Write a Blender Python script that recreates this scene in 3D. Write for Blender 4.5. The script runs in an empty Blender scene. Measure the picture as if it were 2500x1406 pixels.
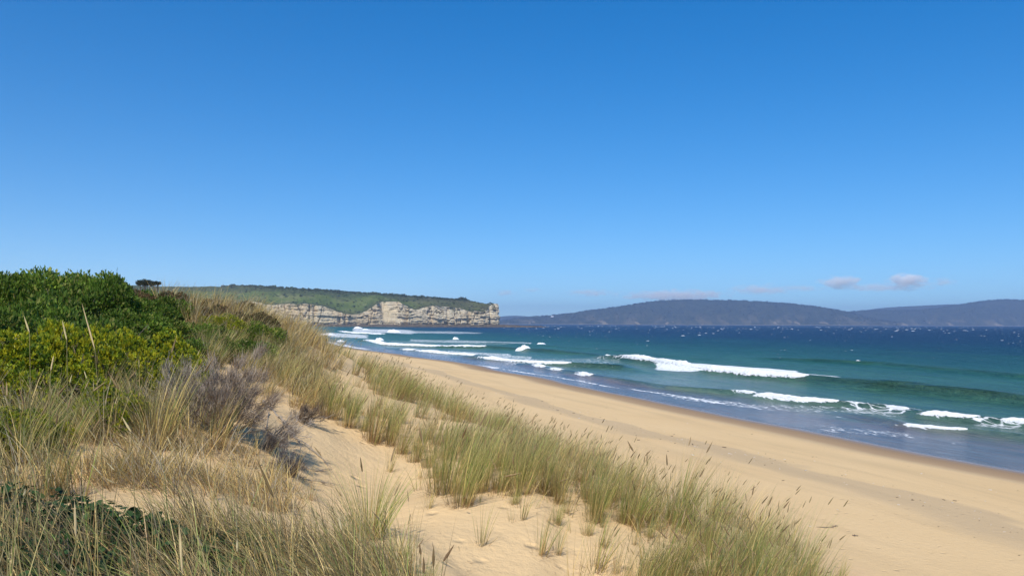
import bpy, math
import numpy as np
from mathutils import Matrix

sc = bpy.context.scene
COL = sc.collection
rng = np.random.default_rng(7)

# ------------------------------------------------------------------ camera
FPX = 1962.0                      # focal length in pixels of the 2500 px wide photograph
CAM = np.array([0.0, 0.0, 9.0])
cam_d = bpy.data.cameras.new("camera"); cam_d.sensor_width = 36.0
cam_d.lens = FPX / 2500 * 36; cam_d.clip_start = 0.05; cam_d.clip_end = 60000
cam = bpy.data.objects.new("camera", cam_d); COL.objects.link(cam)
PITCH = math.atan(86.5 / FPX); ROLL = math.radians(0.22)
cm = Matrix.Rotation(math.pi / 2 + PITCH, 4, 'X') @ Matrix.Rotation(ROLL, 4, 'Z')
cam.matrix_world = Matrix.Translation(CAM) @ cm
sc.camera = cam
R3 = np.array(cm.to_3x3())

# ------------------------------------------------------------------ light
SUN_EL, SUN_AZ = math.radians(50), math.radians(194)      # azimuth clockwise from +Y
world = bpy.data.worlds.new("World"); sc.world = world; world.use_nodes = True
wn = world.node_tree; wn.nodes.clear()
sky = wn.nodes.new('ShaderNodeTexSky'); sky.sky_type = 'NISHITA'; sky.sun_disc = False
sky.sun_elevation = SUN_EL; sky.sun_rotation = SUN_AZ
sky.altitude = 0; sky.air_density = 0.9; sky.dust_density = 0.1; sky.ozone_density = 3.5
hsv = wn.nodes.new('ShaderNodeHueSaturation'); hsv.inputs['Saturation'].default_value = 1.42
hsv.inputs['Hue'].default_value = 0.503
bg = wn.nodes.new('ShaderNodeBackground'); bg.inputs[1].default_value = 0.135
wo = wn.nodes.new('ShaderNodeOutputWorld')
# the air is clear: near the horizon the sky stays as blue as it is a little higher up
wtc = wn.nodes.new('ShaderNodeTexCoord'); wsx = wn.nodes.new('ShaderNodeSeparateXYZ'); wcx = wn.nodes.new('ShaderNodeCombineXYZ')
wma = wn.nodes.new('ShaderNodeMath'); wma.operation = 'MULTIPLY_ADD'; wma.inputs[1].default_value = 0.85; wma.inputs[2].default_value = 0.055
wmx = wn.nodes.new('ShaderNodeMath'); wmx.operation = 'MAXIMUM'
wn.links.new(wtc.outputs['Generated'], wsx.inputs[0]); wn.links.new(wsx.outputs[2], wma.inputs[0]); wn.links.new(wma.outputs[0], wmx.inputs[0]); wn.links.new(wsx.outputs[2], wmx.inputs[1])
wn.links.new(wsx.outputs[0], wcx.inputs[0]); wn.links.new(wsx.outputs[1], wcx.inputs[1]); wn.links.new(wmx.outputs[0], wcx.inputs[2])
wn.links.new(wcx.outputs[0], sky.inputs[0])
wn.links.new(sky.outputs[0], hsv.inputs['Color']); wn.links.new(hsv.outputs[0], bg.inputs[0]); wn.links.new(bg.outputs[0], wo.inputs[0])
sl = bpy.data.lights.new("sun", 'SUN'); sl.energy = 4.2; sl.angle = math.radians(0.5); sl.color = (1.0, 0.94, 0.83)
so = bpy.data.objects.new("sun", sl); COL.objects.link(so)
from mathutils import Vector
sd = Vector((math.sin(SUN_AZ) * math.cos(SUN_EL), math.cos(SUN_AZ) * math.cos(SUN_EL), math.sin(SUN_EL)))
so.rotation_euler = sd.to_track_quat('Z', 'Y').to_euler(); so.location = (0, 0, 40)
vs = sc.view_settings; vs.view_transform = 'Standard'; vs.look = 'None'; vs.gamma = 1; vs.exposure = 0.12; vs.use_curve_mapping = False
sc.cycles.volume_bounces = 8
sc.cycles.max_bounces = 8
sc.cycles.transparent_max_bounces = 16

# ------------------------------------------------------------------ numpy helpers
def _hash(ix, iy, seed):
    h = (ix.astype(np.int64) * 374761393 + iy.astype(np.int64) * 668265263 + seed * 1442695041) & 0xFFFFFFFF
    h = ((h ^ (h >> 13)) * 1274126177) & 0xFFFFFFFF
    return ((h ^ (h >> 16)) & 0xFFFFFF) / float(0xFFFFFF)
def noise(x, y, seed=0):
    x = np.asarray(x, float); y = np.asarray(y, float)
    ix = np.floor(x); iy = np.floor(y); fx = x - ix; fy = y - iy
    fx = fx * fx * (3 - 2 * fx); fy = fy * fy * (3 - 2 * fy)
    a = _hash(ix, iy, seed); b = _hash(ix + 1, iy, seed); c = _hash(ix, iy + 1, seed); d = _hash(ix + 1, iy + 1, seed)
    return (a + (b - a) * fx) * (1 - fy) + (c + (d - c) * fx) * fy
def fbm(x, y, oct=4, seed=0):
    v = 0; a = 1.0; t = 0
    for i in range(oct):
        v = v + a * (noise(x * 2 ** i + 17.3 * i, y * 2 ** i - 9.1 * i, seed + i) * 2 - 1); t += a; a *= .5
    return v / t
def sstep(a, b, x):
    t = np.clip((np.asarray(x, float) - a) / (b - a), 0, 1); return t * t * (3 - 2 * t)
def project(P):                       # world points -> photograph pixels
    q = (np.asarray(P, float) - CAM) @ R3
    d = -q[..., 2]; d = np.where(d > 1e-3, d, np.nan)
    return 1250 + FPX * q[..., 0] / d, 703 - FPX * q[..., 1] / d
def ray(px, py):
    px = np.asarray(px, float); py = np.asarray(py, float)
    v = np.stack([(px - 1250) / FPX, (703 - py) / FPX, -np.ones_like(px + py)], -1) @ R3.T
    return v / v[..., 1:2]            # scaled so that its y is 1: depth along +Y
def at_depth(px, py, y):
    r = ray(px, py); return CAM + r * np.asarray(y, float)[..., None]
def at_z(px, py, z=0.0):
    r = ray(px, py); return CAM + r * ((z - CAM[2]) / r[..., 2:3])
def in_poly(px, py, poly):
    px = np.asarray(px); py = np.asarray(py); ins = np.zeros(px.shape, bool)
    n = len(poly); j = n - 1
    for i in range(n):
        xi, yi = poly[i]; xj, yj = poly[j]
        with np.errstate(invalid='ignore', divide='ignore'):
            c = ((yi > py) != (yj > py)) & (px < (xj - xi) * (py - yi) / (yj - yi + 1e-12) + xi)
        ins ^= c; j = i
    return ins

def mk(name, V, Q, cols=None, attrs=None, mat=None, parent=None, smooth=True, tris=None, matidx=None, link=True):
    """one mesh object from numpy vertices and quads (and triangles)"""
    V = np.asarray(V, np.float32); me = bpy.data.meshes.new(name)
    Q = np.asarray(Q, np.int32).reshape(-1, 4) if Q is not None and len(Q) else np.zeros((0, 4), np.int32)
    T = np.asarray(tris, np.int32).reshape(-1, 3) if tris is not None and len(tris) else np.zeros((0, 3), np.int32)
    me.vertices.add(len(V)); me.vertices.foreach_set('co', V.ravel())
    nl = Q.size + T.size; me.loops.add(nl); me.loops.foreach_set('vertex_index', np.concatenate([Q.ravel(), T.ravel()]))
    me.polygons.add(len(Q) + len(T))
    st = np.concatenate([np.arange(len(Q)) * 4, Q.size + np.arange(len(T)) * 3]).astype(np.int32)
    me.polygons.foreach_set('loop_start', st)
    if matidx is not None: me.polygons.foreach_set('material_index', np.asarray(matidx, np.int32))
    me.polygons.foreach_set('use_smooth', np.full(len(Q) + len(T), smooth))
    me.update(calc_edges=True)
    if cols is not None:
        a = me.attributes.new('Col', 'FLOAT_COLOR', 'POINT'); c = np.ones((len(V), 4), np.float32); c[:, :3] = cols; a.data.foreach_set('color', c.ravel())
    for k, v in (attrs or {}).items():
        a = me.attributes.new(k, 'FLOAT', 'POINT'); a.data.foreach_set('value', np.asarray(v, np.float32).ravel())
    for m in (mat if isinstance(mat, (list, tuple)) else [mat]):
        if m: me.materials.append(m)
    o = bpy.data.objects.new(name, me)
    if link: COL.objects.link(o)
    if parent: o.parent = parent
    return o
def gridq(nr, nc, wrap=False):
    i = np.arange(nr - 1)[:, None]; j = np.arange(nc if wrap else nc - 1)[None]
    a = i * nc + j; b = i * nc + (j + 1) % nc
    return np.stack([a, b, b + nc, a + nc], -1).reshape(-1, 4)
def tag(o, label=None, cat=None, group=None, kind=None):
    if label: o['label'] = label
    if cat: o['category'] = cat
    if group: o['group'] = group
    if kind: o['kind'] = kind
    return o
def empty(name, loc, label, cat, group=None, rz=0.0):
    o = bpy.data.objects.new(name, None); COL.objects.link(o); o.location = loc; o.rotation_euler = (0, 0, rz)
    o.empty_display_size = .2
    return tag(o, label, cat, group)
def copy_tree(o, parent=None):
    c = o.copy(); COL.objects.link(c)
    if parent: c.parent = parent
    for ch in [k for k in COL.objects if k.parent == o]: copy_tree(ch, c)
    return c

# ------------------------------------------------------------------ node helpers
class NT:
    def __init__(s, name):
        s.m = bpy.data.materials.new(name); s.m.use_nodes = True; s.t = s.m.node_tree; s.t.nodes.clear()
        s.out = s.n('ShaderNodeOutputMaterial')
    def n(s, ty, **kw):
        x = s.t.nodes.new(ty)
        for k, v in kw.items(): setattr(x, k, v)
        return x
    def set(s, sock, v):
        if isinstance(v, bpy.types.NodeSocket): s.t.links.new(v, sock)
        elif v is not None:
            if sock.type == 'RGBA' and len(v) == 3: v = (*v, 1)
            sock.default_value = v
    def attr(s, name, col=False):
        a = s.n('ShaderNodeAttribute', attribute_name=name); return a.outputs['Color' if col else 'Fac']
    def math(s, op, a, b=None, c=None, clamp=False):
        x = s.n('ShaderNodeMath', operation=op, use_clamp=clamp); s.set(x.inputs[0], a)
        if b is not None: s.set(x.inputs[1], b)
        if c is not None: s.set(x.inputs[2], c)
        return x.outputs[0]
    def ramp(s, f, pts):
        x = s.n('ShaderNodeValToRGB'); e = x.color_ramp.elements
        while len(e) < len(pts): e.new(0.5)
        for i, (p, c) in enumerate(pts):
            e[i].position = p; e[i].color = (*c, 1) if not np.isscalar(c) else (c, c, c, 1)
        s.set(x.inputs[0], f); return x.outputs[0]
    def rng(s, f, a, b, c=0., d=1.):
        x = s.n('ShaderNodeMapRange'); x.interpolation_type = 'SMOOTHSTEP'
        for i, v in enumerate((f, a, b, c, d)): s.set(x.inputs[i], v)
        return x.outputs[0]
    def mix(s, f, a, b, blend='MIX'):
        x = s.n('ShaderNodeMix', data_type='RGBA', blend_type=blend)
        s.set(x.inputs[0], f); s.set(x.inputs[6], a); s.set(x.inputs[7], b); return x.outputs[2]
    def pos(s, scale=(1, 1, 1), rot=0.0):
        g = s.n('ShaderNodeNewGeometry'); m = s.n('ShaderNodeMapping'); m.inputs['Scale'].default_value = scale
        r = s.n('ShaderNodeMapping'); r.inputs['Rotation'].default_value = (0, 0, rot)
        s.t.links.new(g.outputs['Position'], r.inputs[0]); s.t.links.new(r.outputs[0], m.inputs[0]); return m.outputs[0]
    def noise(s, vec, scale, detail=3, rough=.55, dist=0.0):
        x = s.n('ShaderNodeTexNoise'); s.set(x.inputs['Vector'], vec); x.inputs['Scale'].default_value = scale
        x.inputs['Detail'].default_value = detail; x.inputs['Roughness'].default_value = rough; x.inputs['Distortion'].default_value = dist
        return x.outputs['Fac']
    def bump(s, h, strength, dist=1.0, normal=None):
        x = s.n('ShaderNodeBump'); s.set(x.inputs['Height'], h); s.set(x.inputs['Strength'], strength); x.inputs['Distance'].default_value = dist
        if normal: s.set(x.inputs['Normal'], normal)
        return x.outputs[0]
    def principled(s, base, rough=.8, spec=.3, normal=None, **kw):
        x = s.n('ShaderNodeBsdfPrincipled'); s.set(x.inputs['Base Color'], base); s.set(x.inputs['Roughness'], rough)
        s.set(x.inputs['Specular IOR Level'], spec)
        if normal: s.set(x.inputs['Normal'], normal)
        for k, v in kw.items(): s.set(x.inputs[k], v)
        s.t.links.new(x.outputs[0], s.out.inputs[0]); return x

def mat_leaf(name, tint=(1, 1, 1), trans=.3, spec=.25, rough=.5, var=.25):
    N = NT(name); c = N.attr('Col', True)
    oi = N.n('ShaderNodeObjectInfo')
    h = N.n('ShaderNodeHueSaturation'); N.set(h.inputs['Color'], c)
    N.set(h.inputs['Value'], N.math('MULTIPLY_ADD', oi.outputs['Random'], var, 1 - var / 2))
    N.set(h.inputs['Hue'], N.math('MULTIPLY_ADD', oi.outputs['Random'], -.02, .51))
    col = N.mix(1.0, h.outputs[0], tint, 'MULTIPLY')
    p = N.principled(col, rough, spec)
    tr = N.n('ShaderNodeBsdfTranslucent'); N.set(tr.inputs[0], col)
    mx = N.n('ShaderNodeMixShader'); mx.inputs[0].default_value = trans
    N.t.links.new(p.outputs[0], mx.inputs[1]); N.t.links.new(tr.outputs[0], mx.inputs[2]); N.t.links.new(mx.outputs[0], N.out.inputs[0])
    return N.m

# ------------------------------------------------------------------ the lie of the land
_SY = np.array([-3000, -300, -100, 0, 50.5, 107, 168, 367, 700, 1200, 1700, 1850, 2000, 14000.])
_SX = np.array([1100, 160, 87, 50, 32, 13.6, -4, -90, -208, -370, -480, -480, -480, -480.])
def shore(y):                          # x of the waterline at depth y
    y = np.asarray(y, float)
    acc = 0
    for k in (-1, -.5, 0, .5, 1): acc = acc + np.interp(y + k * (6 + .06 * np.abs(y)), _SY, _SX)
    w = acc / 5 + 1.6 * (noise(y / 47., 5.3, 4) - .5) * np.clip(y / 50, .5, 3)
    return w + 1.7 * (noise(y / 19., 0.3, 5) - .5) * np.clip(y / 40, .4, 3) + .5 * (noise(y / 7., 2.3, 6) - .5)
_PS = np.array([-16000, -400, -120, -40, -10, 0, 6, 14, 30, 34, 37, 40, 42.5, 44.5, 47, 50, 55, 62, 80, 150, 400, 1500, 16000.])
_PZ = np.array([-8, -8, -4, -1.6, -.42, 0, .3, .95, 2.0, 2.35, 3.4, 5.0, 6.0, 6.35, 6.6, 7.1, 7.9, 8.3, 7.6, 7.2, 9, 14, 14.])
def ground(x, y):
    x = np.asarray(x, float); y = np.asarray(y, float)
    s = shore(y) - x
    near = np.interp
    z = 0
    for k in (-1.2, -.4, .4, 1.2): z = z + near(s + k * np.where(s > 25, 1, .3), _PS, _PZ)
    z = z / 4
    d = sstep(33, 46, s)                                   # only the dunes
    z = z + 1.50 * np.exp(-((x + 15) / 8.5) ** 2 - ((y - 28) / 12) ** 2) * d
    z = z + 1.12 * np.exp(-((x + 9.7) / 3.6) ** 2 - ((y - 28.5) / 8) ** 2) * d
    z = z - .55 * np.exp(-((x + 2.2) / 1.6) ** 2 - ((y - 13.5) / 5) ** 2)       # blow-out hollow behind the crest
    z = z - .25 * np.exp(-((x - .4) / 1.6) ** 2 - ((y - 8) / 2.6) ** 2)
    far = sstep(90, 160, y)
    z = z + d * (1 - .5 * far) * (.42 * fbm(x / 7., y / 7., 3, 11) + .10 * fbm(x / 1.7, y / 1.7, 3, 21))
    z = z + .10 * fbm(x / 16., y / 22., 2, 31) * sstep(4, 12, s)
    # little scarps where the sand has slipped
    t = (s - 46.2 - 1.2 * np.sin(y * .35)) ; z = z + .12 * d * sstep(-.25, .25, t) * np.exp(-np.clip(t, 0, 9) / 2)
    t = (s - 48.2 - .8 * np.sin(y * .5 + 1)) ; z = z + .10 * d * sstep(-.2, .2, t) * np.exp(-np.clip(t, 0, 9) / 2)
    return z
def onto_ground(px, py, z_off=0.0):    # where the line of sight through a pixel meets the ground
    r = ray(np.atleast_1d(px), np.atleast_1d(py)); n = len(r)
    t = np.geomspace(2.5, 2500, 1800); P = CAM + r[:, None, :] * t[None, :, None]
    below = P[..., 2] < ground(P[..., 0], P[..., 1])
    i = np.where(below.any(1), below.argmax(1), len(t) - 1)
    Q = P[np.arange(n), i]; Q[:, 2] = ground(Q[:, 0], Q[:, 1]) + z_off
    return Q
def visible_depth(px):                 # nothing
    return px

# sand: one fan-shaped sheet out to the horizon and past it
ang = np.radians(np.concatenate([np.linspace(-180, -52, 40)[:-1], np.linspace(-52, 52, 470), np.linspace(52, 180, 40)[1:]]))
rad = np.concatenate([[0.6, 1.0], np.geomspace(1.4, 140, 310), np.geomspace(145, 15000, 70)])
A, Rr = np.meshgrid(ang, rad); X = Rr * np.sin(A); Y = Rr * np.cos(A)
Z = ground(X, Y)
S = shore(Y) - X
N = NT('sand')
s_ = N.attr('inland'); p1 = N.pos()
n1 = N.noise(p1, .09, 4); n2 = N.noise(p1, 1.3, 5, .65); n3 = N.noise(p1, 240, 2, .7); ns = N.noise(N.pos((.9, .10, 1), math.radians(-17)), .42, 5, .6, .6)
s2 = N.math('ADD', s_, N.math('MULTIPLY_ADD', n2, .7, N.math('MULTIPLY_ADD', ns, 1.8, -1.2)))
dry = N.ramp(n1, [(.3, (.70, .485, .245)), (.7, (.76, .54, .285))])
dry = N.mix(N.math('MULTIPLY', N.rng(ns, .46, .70), .6), dry, (.60, .425, .225))
# flat damp band left by the last high tide
wob = N.noise(N.pos((1, .5, 1), math.radians(-17)), .07, 4, .55)
sb = N.math('ADD', s_, N.math('MULTIPLY_ADD', wob, 14, -7.0))
band = N.math('MULTIPLY', N.rng(sb, 18.3, 18.9), N.rng(sb, 22.6, 20.6))
dry = N.mix(N.math('MULTIPLY', band, .62), dry, (.50, .37, .22))
band2 = N.math('MULTIPLY', N.rng(s_, 31, 33), N.rng(s_, 42, 38))
dry = N.mix(N.math('MULTIPLY', band2, .35), dry, (.63, .41, .255))
grain = N.math('MULTIPLY_ADD', n3, .16, .92)
cg = N.n('ShaderNodeCombineColor'); [N.set(cg.inputs[i], grain) for i in range(3)]
dry = N.mix(1.0, dry, cg.outputs[0], 'MULTIPLY')
damp = N.ramp(N.math('DIVIDE', s2, 10), [(.0, (.27, .18, .105)), (.25, (.33, .22, .125)), (.48, (.42, .285, .16)), (.58, (.54, .385, .215)), (.78, (.62, .45, .26))])
wetf = N.rng(s2, 7.2, 5.4)
base = N.mix(wetf, dry, damp)
rip = N.n('ShaderNodeTexWave', wave_type='BANDS', bands_direction='X'); N.set(rip.inputs['Vector'], N.pos((1, .35, 1), math.radians(-25)))
rip.inputs['Scale'].default_value = 2.2; rip.inputs['Distortion'].default_value = 9; rip.inputs['Detail'].default_value = 3; rip.inputs['Detail Scale'].default_value = 1.4
foot = N.n('ShaderNodeTexVoronoi'); N.set(foot.inputs['Vector'], p1); foot.inputs['Scale'].default_value = 1.9
dents = N.math('MULTIPLY', N.rng(foot.outputs['Distance'], .22, .02), N.rng(N.noise(p1, .22, 3), .42, .56))
hh = N.math('ADD', N.math('MULTIPLY', rip.outputs['Fac'], N.math('MULTIPLY', N.rng(N.noise(p1, .35, 3), .42, .62), .0028)), N.math('MULTIPLY', N.noise(p1, 4, 6, .7), .055))
hh = N.math('ADD', hh, N.math('MULTIPLY', dents, -.05))
bs = N.math('MULTIPLY_ADD', wetf, -.9, 1.0)
bmp = N.bump(hh, bs, 1.0)
N.principled(base, N.rng(s2, .5, 3.2, .25, .9), N.rng(s2, .5, 3.2, .4, .10), bmp)
M_SAND = N.m
sand = mk('sand', np.stack([X, Y, Z], -1).reshape(-1, 3), gridq(len(rad), len(ang)), attrs={'inland': S}, mat=M_SAND)
tag(sand, kind='structure')
me = sand.data

# ------------------------------------------------------------------ sea
# Swells: each runs along the coast; x = f(y). Given as pixels of the breaker's foot, at sea level.
def curve(pts):
    P = at_z(np.array([p[0] for p in pts], float), np.array([p[1] for p in pts], float), 0.0)
    o = np.argsort(P[:, 1]); return P[o, 1], P[o, 0]
SWELLS = []    # (ys, xs, amplitude, half width)
def swell(pts, amp, w=3.0, ext=(30, 30)):
    ys, xs = curve(pts); SWELLS.append((ys, xs, amp, w, ext)); return len(SWELLS) - 1
def swell_x(i, y):
    ys, xs, *_ = SWELLS[i]
    y = np.asarray(y, float); x = np.interp(y, ys, xs)
    # beyond its ends the crest stays parallel to the shore
    lo = y < ys[0]; hi = y > ys[-1]
    x = np.where(lo, shore(y) + (xs[0] - shore(ys[0])), x); x = np.where(hi, shore(y) + (xs[-1] - shore(ys[-1])), x)
    return x + .5 * (noise(y / 9., i * 3.1, 41) - .5)
sA = swell([(1527, 880), (1600, 890), (1690, 903), (1760, 912), (1850, 922), (1985, 934), (2150, 950), (2320, 966)], 1.15, 3.4, (40, 20))
sB = swell([(1180, 878), (1260, 887), (1330, 891), (1400, 894), (1520, 900)], .75, 2.6, (20, 30))
sC = swell([(1310, 897), (1345, 904), (1420, 918), (1500, 932), (1640, 950), (1810, 964), (1850, 972), (1950, 984), (2060, 992), (2170, 1002), (2260, 1020), (2390, 1031), (2500, 1040)], .62, 2.0, (20, 25))
sD = swell([(2160, 1028), (2205, 1041), (2290, 1051), (2380, 1057), (2500, 1070)], .42, 1.4, (12, 14))
sE = swell([(905, 834), (940, 843), (1010, 846), (1085, 849), (1190, 851), (1300, 858)], .95, 4, (80, 40))
sF = swell([(988, 855), (1030, 858), (1090, 864), (1150, 868), (1170, 871)], .55, 2.4, (30, 30))
sG = swell([(835, 810), (870, 815), (900, 816), (960, 818)], 1.0, 6, (100, 60))
sH = swell([(1985, 884), (2150, 892), (2300, 906), (2500, 922)], .75, 5, (40, 30))
sI = swell([(2080, 948), (2300, 958), (2500, 975)], .35, 3.5, (20, 30))
sJ = swell([(1200, 838), (1400, 850), (1600, 868)], .45, 7, (60, 50))
sK = swell([(900, 812), (1000, 812), (1100, 811)], .8, 12, (100, 100))

def profile(t, w):                     # t = offshore distance from crest; steep shoreward face
    return np.where(t < 0, np.exp(-(t / (w * .42)) ** 2), np.exp(-(t / (w * 1.25)) ** 2))
def sea_z(x, y, o=None):
    if o is None: o = x - shore(y)
    z = 0 * x
    for i, (ys, xs, amp, w, ext) in enumerate(SWELLS):
        env = sstep(ys[0] - ext[0], ys[0] + 2, y) * (1 - sstep(ys[-1] - 2, ys[-1] + ext[1], y))
        env = env * (.75 + .5 * noise(y / 14., i * 1.7, 60))
        z = z + amp * env * profile(x - swell_x(i, y), w)
    # open swell and chop
    k = sstep(8, 50, o)
    z = z + k * (.16 * np.sin(o / 6.5 + 1.3 * fbm(x / 40., y / 60., 2, 3)) * noise(x / 30., y / 45., 8) + .13 * fbm(x / 4.5, y / 8., 3, 9))
    z = z + .022 * fbm(x / 2.2, y / 3.4, 3, 19) * sstep(1, 10, o)
    return z * sstep(.5, 9, o) + .012
ys_ = np.concatenate([np.geomspace(14, 420, 600), np.geomspace(424, 14200, 200)])
os_ = np.concatenate([np.arange(-5, 130, .5), np.geomspace(130.5, 16000, 160)])
O, Yw = np.meshgrid(os_, ys_); Xw = shore(Yw) + O
Zw = sea_z(Xw, Yw, O)

# breakers: pixels from .. to along a swell, with the height of the roll in metres
BREAKERS = [
    (sA, 1527, 1720, 1.05, 1.5, 'white breaking wave with a long ragged crest, left end of the biggest breaker'),
    (sA, 1700, 1985, 1.15, 1.9, 'tall white breaker curling at its right end, the biggest in the bay'),
    (sB, 1180, 1330, .75, 1.5, 'white breaker with foam trailing right, just left of the three small peaks'),
    (sB, 1240, 1400, .55, 1.5, 'low flattened line of white foam behind the small peaks near the shore'),
    (sC, 1308, 1332, .55, 1.0, 'smallest white peak, first from the left in the row of three by the shore'),
    (sC, 1346, 1374, .55, 1.0, 'small white peak in the middle of the row of three by the shore'),
    (sC, 1418, 1449, .8, 1.2, 'small tumbling white peak at the right end of the row of three'),
    (sC, 1808, 1842, .4, .9, 'tiny white curl just left of the long shore breaker'),
    (sC, 1850, 2055, .75, 1.2, 'long narrow white breaker near the beach below the biggest breaker'),
    (sC, 2165, 2220, .4, .9, 'short thin white crest between two shore breakers on the right'),
    (sC, 2258, 2390, .6, 1.0, 'white breaker near the shore, upper of the two on the right'),
    (sC, 2450, 2540, .55, 1.0, 'white breaker cut by the right edge of the picture'),
    (sD, 2205, 2372, .5, .9, 'low white breaker nearest the beach, lower of the two on the right'),
    (sE, 905, 1085, 1.1, 2.6, 'broad white breaker in front of the cliffs, left half of a long line'),
    (sE, 1085, 1190, .8, 2.2, 'thin white breaker in front of the cliffs, right half of a long line'),
    (sF, 988, 1015, .6, 1.6, 'short white crest close to the far beach below the long breaker'),
    (sF, 1028, 1165, .75, 2.0, 'foaming white breaker close to the far beach, running down to the right'),
    (sG, 835, 945, 1.1, 4.0, 'distant white breaker at the foot of the cliffs'),
]
def px_to_y(i, px):                    # depth at which swell i crosses a pixel column
    yy = np.geomspace(30, 2200, 6000); xx = swell_x(i, yy); q, _ = project(np.stack([xx, yy, 0 * yy], -1))
    return yy[np.nanargmin(np.abs(q - px))]
foam = np.zeros_like(Xw)
for (i, a, b, h, w, lab) in BREAKERS:
    y0, y1 = sorted((px_to_y(i, a), px_to_y(i, b)))
    env = sstep(y0 - 3, y0 + 3, Yw) * (1 - sstep(y1 - 3, y1 + 3 + .04 * y1, Yw)); t = Xw - swell_x(i, Yw)
    trail = 6.0 * h + 3
    foam = np.maximum(foam, env * np.where(t < -.6 * w, 0, np.exp(-np.clip(t, 0, None) / trail)) * .8)
    foam = np.maximum(foam, env * np.where(t < -.6 * w, np.exp((t + .6 * w) / .8), 0) * .7)
def patch(px0, px1, py0, py1, k):      # leftover foam on the water between two picture rows, at its place in the world
    global foam
    P = at_z(np.array([px0, px1, px1, px0], float), np.array([py0[0], py0[1], py1[1], py1[0]], float))
    m = in_poly(Xw, Yw, [(p[0], p[1]) for p in P]); foam = np.where(m, np.maximum(foam, k), foam)
patch(1400, 1530, (875, 872), (898, 890), .42); patch(1330, 1620, (893, 900), (912, 925), .34); patch(1600, 2050, (880, 920), (902, 928), .80)
patch(1700, 1950, (888, 905), (905, 922), .85); patch(1230, 1520, (876, 874), (892, 886), .52)
patch(860, 1010, (802, 806), (812, 815), .68); patch(930, 1180, (806, 812), (813, 815), .60); patch(800, 900, (812, 818), (822, 826), .68)
patch(950, 1300, (832, 838), (838, 842), .5); patch(1090, 1250, (856, 864), (864, 872), .62); patch(1900, 2050, (968, 980), (978, 986), .6)
patch(2060, 2260, (988, 1000), (1006, 1016), .58); patch(2380, 2500, (1022, 1030), (1040, 1050), .58); patch(1640, 1860, (962, 990), (972, 1000), .56)
patch(2000, 2240, (1035, 1060), (1052, 1070), .54)
patch(1000, 1300, (828, 836), (834, 840), .6); patch(1190, 1300, (864, 870), (872, 878), .6); patch(1860, 2200, (985, 1000), (1000, 1018), .50)
# thin lacy lines where the last waves run out
def wline(pts, k, w):
    global foam
    ys, xs = curve(pts); m = (Yw > ys[0]) & (Yw < ys[-1])
    t = (Xw - np.interp(Yw, ys, xs) - .35 * fbm(Yw / 2.6, Yw * 0 + k * 9, 3, 71)) / (w * np.clip(Yw / 90, .7, 6) * (.45 + .9 * noise(Yw / 3.3, 0 * Yw + k * 5, 73)))
    e = sstep(ys[0], ys[0] + 2, Yw) * (1 - sstep(ys[-1] - 2, ys[-1], Yw))
    foam = np.maximum(foam, m * e * k * (.72 + .4 * noise(Yw / 2.1, 0 * Yw + w * 7, 74)) * np.exp(-t * t))
wline([(1180, 893), (1210, 899)], .9, 1.0)
wline([(1050, 880), (1100, 885), (1150, 890), (1185, 896), (1215, 900)], 1.0, 1.3)
wline([(880, 853), (950, 866), (1000, 874), (1080, 883), (1180, 896)], .95, .8)
wline([(1215, 899), (1290, 911), (1350, 919), (1420, 931), (1480, 943), (1530, 950)], .86, .42)
wline([(1520, 946), (1560, 953), (1620, 961), (1700, 973), (1775, 989)], .86, .6)
wline([(1600, 962), (1660, 969), (1720, 978), (1770, 988)], .82, .7)
wline([(1780, 990), (1850, 1001), (1930, 1012)], .62, .25)
wline([(1960, 1012), (2040, 1017), (2080, 1024), (2140, 1033)], .80, .32)
wline([(2185, 1073), (2260, 1079), (2340, 1083), (2400, 1092)], .92, .22)
wline([(2060, 990), (2100, 997), (2140, 998), (2180, 1004)], .8, .35)
wline([(750, 828), (800, 835), (860, 848), (900, 853)], .85, 1.2)
wline([(1980, 1030), (2120, 1052), (2300, 1088)], .45, .3)
wline([(1600, 1004), (1680, 1016), (1760, 1028)], .5, .3)

N = NT('sea_water')
o_ = N.attr('offshore'); fo = N.attr('foam')
wob = N.noise(N.pos((.02, .008, 1)), 1, 4); wfine = N.noise(N.pos((.35, .12, 1), math.radians(-15)), 1, 4, .6)
oo = N.math('ADD', N.math('MULTIPLY', o_, N.math('MULTIPLY_ADD', wob, .9, .55)), N.math('MULTIPLY_ADD', wfine, 12, -6))
lg = N.math('DIVIDE', N.math('LOGARITHM', N.math('MAXIMUM', oo, 1.0), 10), 3.0)     # 1 m .. 1 km
base = N.ramp(lg, [(.0, (.21, .175, .165)), (.30, (.175, .16, .165)), (.38, (.13, .20, .15)), (.50, (.085, .205, .135)), (.63, (.040, .155, .105)), (.70, (.020, .115, .098)), (.785, (.007, .056, .088)), (.86, (.004, .028, .078)), (1.0, (.003, .018, .062))])
zz = N.attr('height')
base = N.mix(N.math('MULTIPLY', N.rng(zz, .12, .8), N.rng(o_, 140, 60, 0, .65)), base, (.045, .105, .062))   # green through thin crests
nb = N.noise(N.pos((1.2, .55, 1), math.radians(-15)), 1, 6, .68, .5)
nb2 = N.noise(N.pos((.16, .05, 1), math.radians(-12)), 1, 5, .6, .4)
nb3 = N.noise(N.pos((.55, .11, 1), math.radians(-12)), 1, 5, .7, .4)
base = N.mix(N.rng(nb2, .38, .66, 0, .55), base, N.mix(1.0, base, (.55, .70, .80), 'MULTIPLY'))
base = N.mix(N.rng(nb3, .42, .62, 0, .75), base, N.mix(1.0, base, (.55, .66, .75), 'MULTIPLY'))
calm = N.rng(o_, 3, 26, .30, 1.0)
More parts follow.
